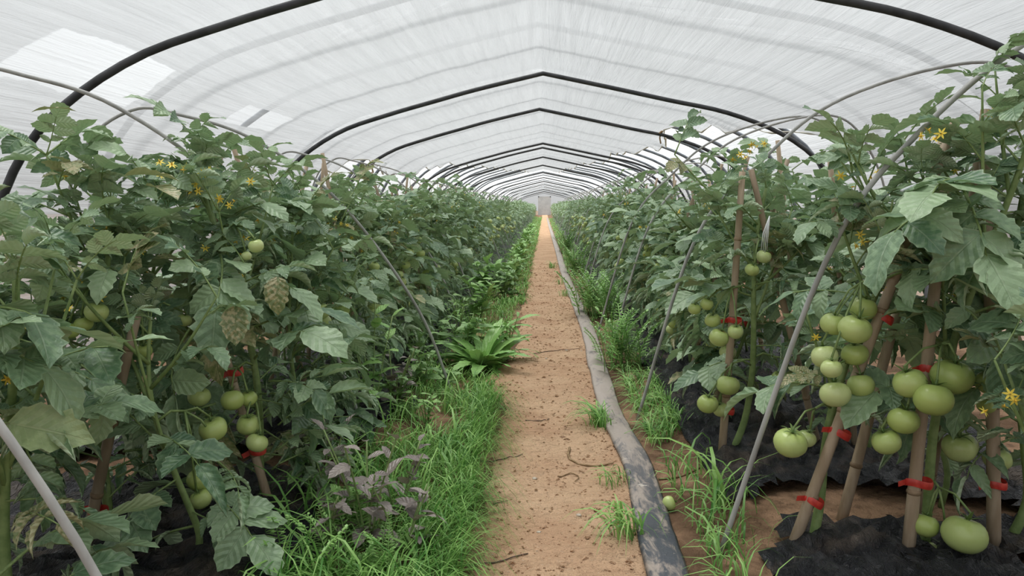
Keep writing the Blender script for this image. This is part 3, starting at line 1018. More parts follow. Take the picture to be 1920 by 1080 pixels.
def tie(p, axis, a, b, label, ang=0.0, h=0.008):
    """flat red tape wound around stake and stem: an oval band"""
    axis = Vector(axis).normalized()
    u = axis.cross(Vector((0, 1, 0))).normalized()
    w = axis.cross(u).normalized()
    u, w = u * math.cos(ang) + w * math.sin(ang), w * math.cos(ang) - u * math.sin(ang)
    v, f = [], []
    K = 20
    for i in range(K):
        g = 2 * math.pi * i / K
        for (rr, zz) in ((1.0, -h), (1.06, -h * .4), (1.06, h * .5), (1.0, h)):
            v.append(u * (a * rr * math.cos(g)) + w * (b * rr * math.sin(g)) + axis * (zz + .003 * math.sin(g * 2)))
    for i in range(K):
        for k in range(3):
            i2 = (i + 1) % K
            f.append([i * 4 + k, i2 * 4 + k, i2 * 4 + k + 1, i * 4 + k + 1])
    o = obj('red_tie', MB().add([tuple(q) for q in v], f).mesh('red_tie', M_RED), loc=p)
    e = obj('tape_end', MB().add([tuple(q) for q in (u * a * 1.02 - axis * h * .8, u * (a + .018) - axis * h * 1.3 + w * .006, u * (a + .020) + axis * h * .2 + w * .007, u * a * 1.02 + axis * h * .8)], [[0, 1, 2, 3]]).mesh('tape_end', M_RED), o)
    return tag(o, label, 'tie', 'red tape ties on the stakes')

def gpt(px, py):
    p = at(px, py, 1.0)
    c = Vector((0, 0, CAM_H)); d = p - c
    q = c + d * (-CAM_H / d.z)
    return q

# --- hero stakes
sA0 = gpt(1482, 1052); sA1 = at(1655, 592, sA0.y + .02); sA1 = sA0 + (sA1 - sA0) * 1.75
sB0 = gpt(1700, 1075); sB1 = at(1752, 560, sB0.y + .02); sB1 = sB0 + (sB1 - sB0) * 1.42
sC0 = gpt(1352, 878); sC1 = at(1392, 322, sC0.y + .02)
sD0 = gpt(1862, 1060); sD1 = at(1850, 480, sD0.y + .05); sD1 = sD0 + (sD1 - sD0) * 1.3
sE0 = gpt(512, 985); sE1 = at(418, 645, sE0.y); sE1 = sE0 + (sE1 - sE0) * 1.45
sF0 = gpt(160, 1065); sF1 = at(214, 800, sF0.y); sF1 = sF0 + (sF1 - sF0) * 1.75
GS = 'bamboo stakes along the tomato rows'
for q in (sA0, sB0, sC0, sD0, sE0, sF0): q.z = gz(q.x, q.y)
stake(sA0, sA1, .0135, 'pale bamboo stake leaning steeply beside the big hanging tomato cluster', GS)
stake(sB0, sB1, .0140, 'thick pale bamboo stake standing upright between the pale tomatoes', GS)
stake(sC0, sC1, .0125, 'upright bamboo stake bound at its top beside the yellow flowers', GS)
sC2 = at(1408, 318, sC0.y + .04); stake(Vector((sC0.x + .33, sC0.y + .1, gz(sC0.x + .33, sC0.y))), sC2 + Vector((-.0, 0, .0)), .0115, 'bamboo stake slanting up to meet the one beside yellow flowers', GS)
stake(sD0, sD1, .0150, 'dark weathered bamboo stake behind the low pair of tomatoes', GS)
stake(sE0, sE1, .0110, 'brown bamboo stake slanting behind the five tomatoes near purple weeds', GS)
stake(sF0, sF1, .0130, 'tan bamboo stake on the bare black mulch with one red tie', GS)
# broad cut cane ends rising above the large leaves on the hose side
for k, (px, py, px2, py2, lab) in enumerate([(1842, 480, 1905, 640, 'brown bamboo stake slanting down through the largest leaves'),
                                             (1775, 240, 1700, 520, 'bamboo stake with blunt cut top above the largest leaves'),
                                             (1848, 205, 1800, 520, 'pale bamboo stake rising highest beside the thick green stem')]):
    Y = 1.86 - .04 * k
    a, b = at(px, py, Y), at(px2, py2, Y)
    t = (a.z - gz(b.x, b.y)) / max(.05, a.z - b.z)
    foot = a + (b - a) * t
    stake(foot, a, .0135, lab, GS)

def along(a, b, py):
    """point of the segment a-b that shows at image height py"""
    lo, hi = 0.0, 1.0
    Ri = CAM_R.inverted()
    def row(p):
        q = Ri @ (p - Vector((0, 0, CAM_H)))
        return 540 - FPX * q.y / -q.z
    for _ in range(30):
        m = (lo + hi) / 2
        if row(a.lerp(b, m)) > py: lo = m
        else: hi = m
    return a.lerp(b, lo)
for (a, b, py, off, lab) in [(sA0, sA1, 940, .018, 'red tape tie low on the steeply leaning bamboo stake'),
                             (sA0, sA1, 812, .020, 'red tape tie halfway up the steeply leaning bamboo stake'),
                             (sA0, sA1, 597, .016, 'red tape tie high on the leaning stake beside the tomato cluster'),
                             (sB0, sB1, 905, .024, 'wide red tape tie around the thick upright pale stake and stem'),
                             (sB0, sB1, 692, .020, 'red tape tie behind the pale tomatoes on the thick upright stake'),
                             (sC0, sC1, 601, .018, 'red tape tie around the stake below the yellow flowers'),
                             (sC0, sC1, 770, .016, 'small red tape tie low on the stake below yellow flowers'),
                             (sD0, sD1, 908, .018, 'red tape tie on the dark weathered stake'),
                             (sE0, sE1, 845, .016, 'red tape tie on brown stake below the five hanging tomatoes'),
                             (sE0, sE1, 697, .016, 'red tape tie on brown stake above the five hanging tomatoes'),
                             (sF0, sF1, 958, .017, 'red tape tie on the tan stake over bare black mulch')]:
    p = along(a, b, py)
    tie(p + Vector((.008, 0, 0)), b - a, off + .004, .017, lab)

# --- hero fruit -----------------------------------------------------
def fr(base, lst, Y):
    out = []
    for q in lst:
        px, py, d = q[:3]
        yy = Y + (q[3] if len(q) > 3 else 0)
        out.append((at(px, py, yy) - base, d / 2 * yy / FPX))
    return out
def B(x, y): return Vector((x, y, gz(x, y)))
bR1 = B(sA0.x + .055, sA0.y + .02); bR2 = B(sB0.x + .05, sB0.y + .03); bR4 = B(sC0.x + .04, sC0.y + .04); bR3 = B(sD0.x + .06, sD0.y + .05)
bL2 = B(sE0.x - .03, sE0.y + .05); bL1 = B(sF0.x + .03, sF0.y + .04); bL0 = B(-.90, 1.16)
YA = sA0.y - .045; YB = sB0.y - .05
frR1 = [fr(bR1, [(1603, 617, 60), (1563, 607, 48, .05), (1618, 578, 50, .06), (1546, 668, 50, .03), (1559, 691, 40, -.03), (1603, 664, 48, .05)], YA),
        fr(bR1, [(1566, 739, 56), (1614, 722, 50, .03)], YA), fr(bR1, [(1482, 830, 62, .02), (1512, 822, 36, .07)], YA)]
frR2 = [fr(bR2, [(1706, 718, 62), (1785, 706, 74, .01), (1750, 749, 70, -.04)], YB), fr(bR2, [(1694, 788, 58, .01), (1662, 828, 54, .02)], YB),
        fr(bR2, [(1735, 985, 50, .05), (1808, 1002, 80), (1788, 1046, 66, .06), (1737, 1032, 44, .07)], YB)]
frR3 = [fr(bR3, [(1856, 716, 50), (1850, 760, 34, .03)], sD0.y - .05), fr(bR3, [(1800, 838, 62, .05), (1870, 860, 50, .04)], sD0.y)]
frR4 = [fr(bR4, [(1327, 757, 40), (1365, 722, 44, .01), (1352, 768, 30, .05)], sC0.y - .06), fr(bR4, [(1348, 633, 38), (1379, 622, 30, -.01), (1336, 600, 30, .05), (1325, 570, 26, .05), (1302, 579, 24, .05)], sC0.y - .06),
        fr(bR4, [(1490, 711, 42), (1462, 708, 30, .05)], sC0.y), fr(bR4, [(1410, 506, 26), (1432, 481, 28, .02)], sC0.y - .05)]
frL2 = [fr(bL2, [(373, 743, 44), (436, 750, 46, .0), (466, 747, 34, .03)], sE0.y - .07), fr(bL2, [(466, 796, 46), (482, 830, 42, -.03)], sE0.y - .07), fr(bL2, [(480, 461, 30), (462, 480, 20, .04)], sE0.y - .08)]
frL1 = [fr(bL1, [(181, 585, 44), (157, 607, 34, .01), (132, 620, 36, .0)], 1.50), fr(bL1, [(270, 658, 32), (345, 600, 28, .1)], 1.62)]
for b, fl in ((bR1, frR1), (bR2, frR2), (bR4, frR4), (bL2, frL2), (bL1, frL1)):
    for l in fl:
        for p, r in l:
            KEEP.append((b + p, r * .9))
for a, b, y0, y1 in ((sA0, sA1, 1040, 600), (sB0, sB1, 1060, 640), (sE0, sE1, 980, 850), (sF0, sF1, 1050, 830)):
    for k in range(14):
        KEEP.append((along(a, b, y0 + (y1 - y0) * k / 13), .012))

def xleaf(base, px, py, Y, az, pitch, size, kind, i=0, roll=0.0):
    """a particular leaf: its middle is where the photograph shows it"""
    c = at(px, py, Y) - base
    R = Matrix.Rotation(math.radians(az), 4, 'Z') @ Matrix.Rotation(-math.radians(pitch), 4, 'Y') @ Matrix.Rotation(roll, 4, 'X') @ Matrix.Scale(size, 4)
    return (Matrix.Translation(c - R.to_3x3() @ Vector((.6, 0, .05))) @ R, kind, i)

GX = [[], []]
def top_to(s1, base, h): 
    return ((s1.x - base.x), (s1.y - base.y))
build_plant(bR1.x, bR1.y, (.18, .02), 0.82, 11, 'hero', 'tomato plant tied to the steeply leaning stake with big tomato clusters', ROWGROUP['r', 0], frR1, side=1, zlow=.30, dens=.85)
eR2 = build_plant(bR2.x, bR2.y, (.13, -.02), 0.98, 12, 'hero', 'tall tomato plant with the largest leaves beside the thick upright stake', ROWGROUP['r', 1], frR2, side=1, zlow=.34, dens=1.0,
            extra=[xleaf(bR2, 1690, 440, 1.50, 200, -25, .30, 'mature', 1), xleaf(bR2, 1820, 450, 1.45, 250, -40, .30, 'mature', 2), xleaf(bR2, 1740, 360, 1.52, 215, -10, .28, 'mature', 3),
                   xleaf(bR2, 1850, 645, 1.50, 290, -45, .24, 'mature', 4), xleaf(bR2, 1850, 765, 1.50, 330, 0, .20, 'mature', 5), xleaf(bR2, 1640, 560, 1.56, 205, -40, .24, 'mature', 6)])
build_plant(bR3.x, bR3.y, (.02, .03), 0.92, 13, 'hero', 'tomato plant by the dark weathered stake with shaded tomatoes', ROWGROUP['r', 1], frR3, side=1, zlow=.22)
eR4 = build_plant(bR4.x, bR4.y, (.10, .02), 0.82, 14, 'hero', 'tomato plant under yellow flowers on the stake bound at its top', ROWGROUP['r', 0], frR4, side=1, zlow=.26)
eL2 = build_plant(bL2.x, bL2.y, (-.12, .0), 0.83, 15, 'hero', 'tomato plant with five green tomatoes on the brown slanting stake', ROWGROUP['l', 0], frL2, side=-1, zlow=.08, dens=1.4,
            extra=[xleaf(bL2, 310, 720, 1.62, 250, -60, .24, 'mature', 0), xleaf(bL2, 430, 560, 1.66, 300, -40, .26, 'mature', 5), xleaf(bL2, 390, 850, 1.72, 240, -45, .22, 'curled', 2), xleaf(bL2, 480, 900, 1.76, 330, -50, .22, 'curled', 0), xleaf(bL2, 300, 800, 1.7, 200, -25, .22, 'curled', 3), xleaf(bL2, 560, 860, 1.85, 350, -40, .22, 'curled', 4), xleaf(bL2, 420, 950, 1.78, 280, -60, .2, 'curled', 5), xleaf(bL2, 560, 780, 1.85, 20, -30, .22, 'mature', 6)])
eL1 = build_plant(bL1.x, bL1.y, (.02, .02), 0.78, 16, 'hero', 'tomato plant beside the tan stake over bare black mulch', ROWGROUP['l', 1], frL1, side=-1, zlow=.14, dens=1.35)
eL0 = build_plant(bL0.x, bL0.y, (.03, .04), 0.68, 17, 'hero', 'tomato plant with a pale upturned leaf overhanging bare black mulch', ROWGROUP['l', 0], None, side=-1, zlow=.26, dens=1.2,
            extra=[xleaf(bL0, 60, 600, 1.1, 20, -12, .26, 'mature', 2), xleaf(bL0, 40, 690, 1.1, 10, -20, .24, 'mature', 4), xleaf(bL0, 130, 720, 1.3, 350, -25, .22, 'mature', 1), xleaf(bL0, 210, 740, 1.4, 340, -35, .2, 'mature', 6), xleaf(bL0, 60, 900, 1.2, 320, -50, .2, 'curled', 2)])
# the pale turned leaf and the two yellowing leaves at the top of the grassy-side row
pl = obj('leaf', rachis_mesh('curled', 1), eL0, xleaf(bL0, 30, 800, 1.08, 5, -8, .12, 'curled', 1)[0])
for k, (px, py, sz, az, pit, rl) in enumerate([(18, 795, .125, 3, -10, .9)]):
    M = pl.matrix_basis.inverted() @ (Matrix.Translation(at(px, py, 1.08) - bL0) @ Matrix.Rotation(math.radians(az), 4, 'Z') @ Matrix.Rotation(math.radians(-pit), 4, 'Y') @ Matrix.Rotation(rl, 4, 'X') @ Matrix.Scale(sz, 4))
    q = obj('leaflet', leaflet_mesh(3, M_LEAF_PALE), pl, M)
    q['label'] = 'pale upturned leaflet showing its underside'

def flowers_at(e, base, lst, Y):
    r_ = random.Random(len(lst))
    for px, py in lst:
        M = Matrix.Translation(at(px, py, Y) - base) @ Matrix.Rotation(r_.uniform(0, 6.28), 4, 'Z') @ Matrix.Rotation(r_.uniform(.6, 2.0), 4, 'X') @ Matrix.Scale(r_.uniform(.0095, .0135), 4)
        fo = obj('flower', r_.choice(FLW), e, M)
        fo['label'] = 'yellow star-shaped flower'
flowers_at(eR4, bR4, [(1405, 285), (1398, 296), (1418, 276), (1432, 270), (1388, 290), (1410, 272), (1375, 300)], sC0.y - .07)
flowers_at(eR2, bR2, [(1740, 245), (1752, 262), (1728, 255), (1764, 250)], 1.56)
flowers_at(eL2, bL2, [(380, 325), (392, 318), (366, 345), (356, 362), (372, 358), (430, 385), (440, 378), (470, 340), (350, 312), (300, 305), (412, 372)], 1.72)
flowers_at(eL1, bL1, [(300, 330), (322, 310), (345, 318), (120, 330)], 1.56)
yl = [(eL1, bL1, 235, 330, 1.45, 15, 5, .10, 3), (eL1, bL1, 285, 350, 1.45, 330, -10, .085, 5), (eL2, bL2, 440, 575, 1.58, 290, -70, .085, 1), (eL2, bL2, 520, 520, 1.6, 280, -65, .085, 4), (eL0, bL0, 60, 210, 1.3, 40, 20, .07, 2)]
for (e_, b_, px, py, Y, az, pit, sz, k) in yl:
    M = Matrix.Translation(at(px, py, Y) - b_) @ Matrix.Rotation(math.radians(az), 4, 'Z') @ Matrix.Rotation(-math.radians(pit), 4, 'Y') @ Matrix.Scale(sz, 4)
    lo = obj('leaf', leaflet_mesh(k, M_LEAF_YELLOW), e_, M)
    lo['label'] = 'yellowing dry-edged leaf'

# --- rows --------------------------------------------------------------
rr = random.Random(77)
def row(side, r, ys_):
    out = []
    for y in ys_:
        if side == 'r': x = ((0.60 if y < 2.9 else 0.70) if r == 0 else 1.02) + rr.uniform(-.04, .04)
        else: x = ((-0.72 if y < 2.4 else -0.80) if r == 0 else -1.13) + rr.uniform(-.04, .04)
        out.append((x, y + rr.uniform(-.05, .05)))
    return out
STEP = 0.31
def series(y0, y1):
    o = []
    while y0 < y1:
        o.append(y0); y0 += STEP
    return o
rows = {('r', 0): row('r', 0, series(2.66, 61)), ('r', 1): row('r', 1, series(1.95, 61)), ('l', 0): row('l', 0, [1.52] + series(2.26, 61)), ('l', 1): row('l', 1, [1.36] + series(2.0, 61))}
rows['r', 1].insert(0, (1.0, 1.28))

# prototype far plants, two levels of detail
def far_proto(seed, lod, thin=0):
    rng = random.Random(seed)
    stems, leaves, flowers = gen_plant(rng, (rng.uniform(-.05, .05), 0), 0.97, 0.95 if lod == 2 else .75, .05)
    sm = MB()
    for pts, rad in stems:
        sm.tube(pts, rad, 4)
    fm = MB()
    for M, kind, i in leaves:
        add_leaf(fm, LEAFDEF[kind][i], lod, M, t0=rng.random(), thin=thin)
    return sm, fm
PROTO = []
for k in range(8):
    sm, fm = far_proto(300 + k, 2)
    PROTO.append((sm.mesh('stem', M_STEM), fm.mesh('foliage', [M_LEAF, M_STEM])))
stuff_mb = MB()
LOW = [far_proto(400 + k, 3, 2)[1] for k in range(4)]
LOWD = [(np.concatenate(m.v), m.f, np.concatenate(m.uv), np.concatenate(m.t)) for m in LOW]

nth = {}
FIRST = {('l', 0): ['tomato plant between the pale upturned leaf and the brown slanting stake'], ('l', 1): ['tomato plant behind the pale upturned leaf over bare mulch'],
         ('r', 1): ['large-leaved tomato plant just before the thick upright pale stake']}
ANCHOR = {('r', 0): 'the stake bound at top', ('r', 1): 'the dark weathered stake', ('l', 0): 'the brown slanting stake', ('l', 1): 'the tan stake on mulch'}
NS = {}
for (side, r), lst in rows.items():
    lim_near = 4.6 if r == 0 else 2.4
    lim_mid = 9.0 if r == 0 else 2.8
    lim_ind = 36.0 if r == 0 else 10.0
    for j, (x, y) in enumerate(lst):
        k_row = nth.get((side, r), -len(FIRST.get((side, r), [])))
        nth[side, r] = k_row + 1
        if k_row < 0: lab = FIRST[side, r][k_row]
        else: lab = f'tomato plant in {ROWNAME[side, r]}, {ordinal(k_row)} past {ANCHOR[side, r]}' if y < 17.5 else f'distant tomato plant in {ROWNAME[side, r]}, {bay(y)}'
        grp = ROWGROUP[side, r]
        h = rr.uniform(.68, .82)
        if y < 1.6: h *= .76
        tx = ((.10 if r == 0 else -.10) if side == 'r' else (-.10 if r == 0 else .10)) + rr.uniform(-.06, .06)
        sg = 1 if side == 'r' else -1
        if y < lim_mid:
            build_plant(x, y, (tx, rr.uniform(-.05, .05)), h, 1000 + j * 7 + r * 333 + (0 if side == 'r' else 5000), 'near' if y < lim_near else 'mid', lab, grp,
                        None, nfruit=rr.choice([3, 3, 6]) if r == 0 else 0, side=sg, zlow=.45 if side == 'r' and y < 1.5 else rr.uniform(.10, .2) if side == 'r' else rr.uniform(.06, .13), dens=(1.0 if side == 'r' else 1.2) if y < lim_near else 1.0)
        elif y < lim_ind:
            e = tag(empty('tomato_plant', (x, y, gz(x, y))), lab, 'plant', grp)
            a = rr.uniform(0, 6.28)
            M = Matrix.Rotation(a, 4, 'Z') @ Matrix.Scale(h / .97, 4)
            k = rr.randrange(len(PROTO))
            obj('stem', PROTO[k][0], e, M)
            fo = obj('foliage', PROTO[k][1], e, M); fo['kind'] = 'stuff'
            if r == 0 and y < 16:
                for q in range(rr.choice([1, 2, 3])):
                    put_tomato(e, Vector((-sg * rr.uniform(.10, .17), rr.uniform(-.12, .12), rr.uniform(.25, .6))), rr.uniform(.024, .032), rr, 1)
        else:
            v, f, uv, t = LOWD[rr.randrange(4)]
            a = rr.uniform(0, 6.28)
            M = mat_np(Matrix.Translation((x, y, 0.02)) @ Matrix.Rotation(a, 4, 'Z') @ Matrix.Scale(h / .97, 4))
            stuff_mb.add(v, f, uv, t, 0, M)
        # stakes for the rows: each leans in towards the middle of its bed
        if 2.2 < y < 11 and (r == 0 or y < 6) and j % 2 == 0:
            xm = .88 if side == 'r' else -.98
            stake((x - sg * .03, y + .03, gz(x, y)), (xm + rr.uniform(-.05, .05), y + rr.uniform(-.08, .08), rr.uniform(.92, 1.04)), .0105,
                  f'bamboo stake beside the {ordinal(max(0, k_row))} tomato plant past {ANCHOR[side, r]}', GS, nodes=y < 4)
            if y < 6 and r == 0:
                z = rr.uniform(.3, .55)
                p = Vector((x - sg * .03, y + .03, 0)).lerp(Vector((xm, y, 1.0)), z)
                tie(p, (xm - x, 0, 1), .018, .016, f'red tape tie at the {ordinal(max(0, k_row))} plant past {ANCHOR[side, r]}')
tag(obj('distant_tomato_foliage', stuff_mb.mesh('distant_tomato_foliage', [M_LEAF])), 'distant mass of tomato foliage toward the far end wall', 'foliage', kind='stuff')

# ------------------------------------------------------------------ grass and weeds
def blades(mb, spots, rng, seg=4):
    """spots: (x, y, z, height, width, azimuth, lean, tint)"""
    for (x, y, z, h, w, az, lean, tint) in spots:
        ca, sa = math.cos(az), math.sin(az)
        v = []
        for i in range(seg + 1):
            t = i / seg
            a = lean * t * t * 1.0 + lean * .25 * t
            out = h * (math.sin(a) * t)
            up = h * t * max(math.cos(a), -.1)
            ww = w * (1 - t) ** .6 * (0.6 + 0.4 * min(1, t * 4)) + .0002
            cx, cy = x + ca * out, y + sa * out
            v.append((cx - sa * ww, cy + ca * ww, z + up)); v.append((cx + sa * ww, cy - ca * ww, z + up + ww * .5))
        f = [[2 * i, 2 * i + 1, 2 * i + 3, 2 * i + 2] for i in range(seg)]
        mb.add(v, f, None, tint)
rg = random.Random(31)
def lawn(zones, label, name='grass'):
    mb = MB()
    for (n, x0, x1, y0, y1, h0, h1, w, az, azs, seg) in zones:
        sp = []
        for _ in range(n):
            y = y0 + (y1 - y0) * rg.random() ** 1.3
            x = x0 + (x1 - x0) * rg.random()
            if fbm(x, y, 3.5, 21, 2) < -0.28: continue
            z = max(gz(x, y), path_z(x, y) if x > -.36 else -1)
            sp.append((x, y, z - .004, rg.uniform(h0, h1), w * rg.uniform(.7, 1.4), az + rg.gauss(0, azs), rg.uniform(.5, 1.7), rg.random()))
        blades(mb, sp, rg, seg)
    o = obj(name, mb.mesh(name, M_GRASS))
    return tag(o, label, 'grass', kind='stuff')
lawn([(4200, -.54, -.20, 1.35, 3.1, .05, .15, .0020, 0.0, 1.3, 4), (620, -.26, -.17, 1.5, 3.0, .09, .20, .0018, 0.0, .6, 5), (200, -.58, -.25, 1.45, 2.9, .15, .25, .0036, .0, 1.7, 5), (70, -.62, -.45, 1.45, 2.2, .15, .26, .0030, 3.0, 1.7, 5),
      (2800, -.62, -.22, 3.1, 6.0, .04, .12, .0028, 0, 1.3, 3), (4200, -.70, -.16, 6, 16, .05, .12, .0045, 0, 1.5, 3), (3600, -.70, -.15, 16, 50, .06, .13, .009, 0, 1.6, 3)],
     'thick green grass strip between the path and the mulch')
lawn([(620, .36, .50, 2.5, 3.4, .05, .14, .0022, 2.2, 1.5, 4), (150, .37, .47, 1.45, 2.30, .05, .14, .0024, 1.5, 1.6, 4), (22, .38, .55, 1.5, 2.3, .16, .27, .0036, 1.0, 1.6, 6),
      (1300, .33, .58, 3.6, 9, .03, .10, .0032, 2, 1.6, 3), (2600, .29, .60, 9, 45, .05, .12, .007, 2, 1.6, 3)],
     'patchy green grass strip between the hose and the mulch')

BL = []
for k in range(6):
    r_ = random.Random(60 + k)
    mb = MB()
    blades(mb, [(0, 0, 0, 1.0, r_.uniform(.022, .036), 0, r_.uniform(.5, 1.6), .15 * k)], r_, 6)
    BL.append(mb.mesh('blade', M_GRASS))
def tuft(x, y, n, h, label, az0=None, spread=3.1, group='grass tufts growing on the path'):
    z = max(path_z(x, y), gz(x, y))
    e = tag(empty('grass_tuft', (x, y, z - .004)), label, 'grass', group)
    for _ in range(n):
        az = rg.uniform(0, 6.28) if az0 is None else az0 + rg.gauss(0, spread)
        M = Matrix.Translation((rg.gauss(0, .022), rg.gauss(0, .03), 0)) @ Matrix.Rotation(az, 4, 'Z') @ Matrix.Scale(h * rg.uniform(.5, 1.15), 4)
        obj('blade', rg.choice(BL), e, M)
tuft(.205, 2.66, 75, .13, 'bushy grass tuft on the path against the hose by the curved twig', 2.6, 1.1)
tuft(.200, 1.76, 42, .13, 'loose grass tuft sprawling from the hose onto the path', 3.3, 1.0)
tuft(.215, 2.10, 26, .085, 'low broad-bladed tuft pressed against the hose opposite the fallen tomato', 3.0, 1.0)
tuft(.10, 9.6, 40, .14, 'small grass tuft in the middle of the path far along the hose')
tuft(.20, 6.6, 25, .12, 'thin grass tuft beside the hose near the feathery weeds')
tuft(.17, 7.6, 20, .11, 'yellowish grass tuft beside the hose beyond the feathery weeds')
tuft(.45, 1.93, 9, .26, 'tall wide-bladed grass clump beside the fallen tomato', None, 3, 'grass tufts between the hose and the mulch')

# broad-leaved weeds --------------------------------------------------
WLEAF = {}
def weed_leaf(kind, k):
    key = (kind, k)
    if key not in WLEAF:
        r_ = random.Random(900 + k)
        par = {'broad': dict(roll=.35, bend=r_.uniform(.3, .9), width=.27, serr=.02), 'long': dict(roll=.3, bend=r_.uniform(.6, 1.4), width=.13, serr=.03),
               'purple': dict(roll=.5, bend=r_.uniform(.2, .9), width=.30, serr=.02), 'bright': dict(roll=.3, bend=r_.uniform(.2, .8), width=.25, serr=.10),
               'dead': dict(roll=1.2, bend=r_.uniform(-.5, .9), width=.32, serr=.1)}[kind]
        g = leaflet_geo(r_, 0, **par)
        m = {'broad': M_WEED, 'long': M_WEED_BRIGHT, 'purple': M_WEED_PURPLE, 'bright': M_WEED_BRIGHT, 'dead': M_DEAD}[kind]
        WLEAF[key] = MB().add(g[0], g[1], g[2], .1 * k).mesh('leaf', m)
    return WLEAF[key]
def weed(name, x, y, height, n, size, kind, label, group, rosette=False, seed=0, tilt=(0, 0)):
    nst = 3 if n < 24 else 6
    r_ = random.Random(int(x * 1000) + int(y * 777) + seed)
    z = max(gz(x, y), path_z(x, y) if -.36 < x < .38 else -1)
    e = tag(empty(name, (x, y, z)), label, 'weed', group)
    stems = []
    if not rosette:
        mb = MB()
        for b in range(nst):
            a = r_.uniform(0, 6.28); L = height * r_.uniform(.7, 1.0)
            tip = Vector((math.cos(a) * L * .35 + tilt[0], math.sin(a) * L * .35 + tilt[1], L))
            pts = [Vector((0, 0, -.01)), tip * .5 + Vector((0, 0, .02)), tip]
            stems.append(pts); mb.tube(catmull(pts, 3), .0022, 5)
        obj('stem', mb.mesh('stem', M_STEM), e)
    az = r_.uniform(0, 6.28)
    for i in range(n):
        az += 2.4 + r_.uniform(-.4, .4)
        if rosette:
            p = Vector((0, 0, .005)); pit = r_.uniform(15, 70); sz = size * r_.uniform(.6, 1.15)
        else:
            s = stems[i % nst]; t = .2 + .8 * (i // nst) / max(1, (n - 1) // nst)
            p = s[0].lerp(s[1], t * 2) if t < .5 else s[1].lerp(s[2], min(1, t * 2 - 1)); pit = r_.uniform(-10, 45); sz = size * r_.uniform(.6, 1.15) * (1.15 - .45 * t)
        M = Matrix.Translation(p) @ Matrix.Rotation(az, 4, 'Z') @ Matrix.Rotation(-math.radians(pit), 4, 'Y') @ Matrix.Rotation(r_.uniform(-.4, .4), 4, 'X') @ Matrix.Scale(sz, 4)
        obj('leaf', weed_leaf(kind, r_.randrange(4)), e, M)
GP = 'purple-leaved weeds in the grass'
for i, (px, py, h, n, s, lab) in enumerate([
        (690, 985, .17, 22, .060, 'large purple-leaved weed in the grass by the hoop rod foot'),
        (745, 940, .13, 16, .050, 'purple-leaved weed with grey green lower leaves in the grass'),
        (620, 930, .15, 15, .055, 'purple-leaved weed in the grass beside the brown stake foot'),
        (755, 1010, .12, 14, .060, 'low purple-leaved weed with broad dull green leaves near the path'),
        (740, 745, .14, 18, .055, 'purple-leaved weed at the mulch edge behind the grass'),
        (610, 1010, .09, 12, .05, 'small dull purple weed at the mulch edge under the tomatoes')]):
    q = gpt(px, py + 40)
    weed('purple_weed', q.x, q.y, h * 1.7, int(n * 1.4), s * 1.3, 'purple', lab, GP)
GB = 'broad-leaved weeds along the path bank'
for i, (px, py, h, n, s, kind, ros, lab) in enumerate([
        (905, 690, .20, 22, .20, 'long', True, 'tall weed with long upright leaves leaning over the path bank'),
        (870, 680, .20, 26, .085, 'broad', False, 'bushy round-leaved weed on the path bank beside the long-leaved weed'),
        (950, 675, .16, 20, .11, 'long', False, 'drooping long-leaved weed hanging over the path edge'),
        (900, 600, .20, 26, .09, 'bright', False, 'bright green weed bush behind the long-leaved weed'),
        (945, 560, .22, 26, .10, 'broad', False, 'dark green weed bush on the path edge before the hoop rods'),
        (965, 530, .22, 26, .10, 'bright', False, 'bright leafy weed spilling on the path, second bush past the bank'),
        (915, 560, .24, 26, .10, 'bright', False, 'leafy weed between hoop rod and tomato row past the bank'),
        (835, 725, .07, 14, .06, 'broad', False, 'low small-leaved weed by the hoop rod foot at the path bank'),
        (800, 800, .10, 18, .045, 'bright', False, 'small bright weed in the grass above the purple weeds'),
        (655, 1000, .10, 16, .05, 'bright', False, 'pale serrated weed among the grass below the purple weeds'),
        (700, 1075, .09, 16, .06, 'bright', True, 'bright green rosette weed in the grass near the path'),
        (590, 960, .13, 10, .065, 'broad', False, 'round-leaved weed at the mulch edge near the brown stake')]):
    q = gpt(px, py)
    weed('leafy_weed', q.x, q.y, h * (1.5 if py < 700 else 1.2), int(n * 2.0), s * (1.45 if py < 700 else 1.3), kind, lab, GB, ros)
for k in range(16):
    yy = 6.6 + .75 * k + .03 * k * k
    xx = -.30 + rg.uniform(-.10, .04)
    weed('leafy_weed', xx, yy, rg.uniform(.16, .30), 44 if yy < 13 else 30, rg.uniform(.10, .15) * (1 + .03 * k), rg.choice(['bright', 'bright', 'broad']), f'leafy weed bush at the grassy path edge, {ordinal(k)} past the spilling one', GB)
for k in range(7):
    yy = 2.75 + .42 * k
    weed('leafy_weed', -.56 + rg.uniform(-.05, .06), yy, rg.uniform(.12, .24), 30, rg.uniform(.07, .10), rg.choice(['bright', 'broad', 'broad']), f'leafy weed at the mulch edge under tomato leaves, {ordinal(k)} past the purple weeds', GB)
q = gpt(700, 800)
weed('leafy_weed', q.x, q.y, .42, 40, .10, 'bright', 'tall pale weed growing through the tomato leaves by the hoop rod', GB, False, 3)

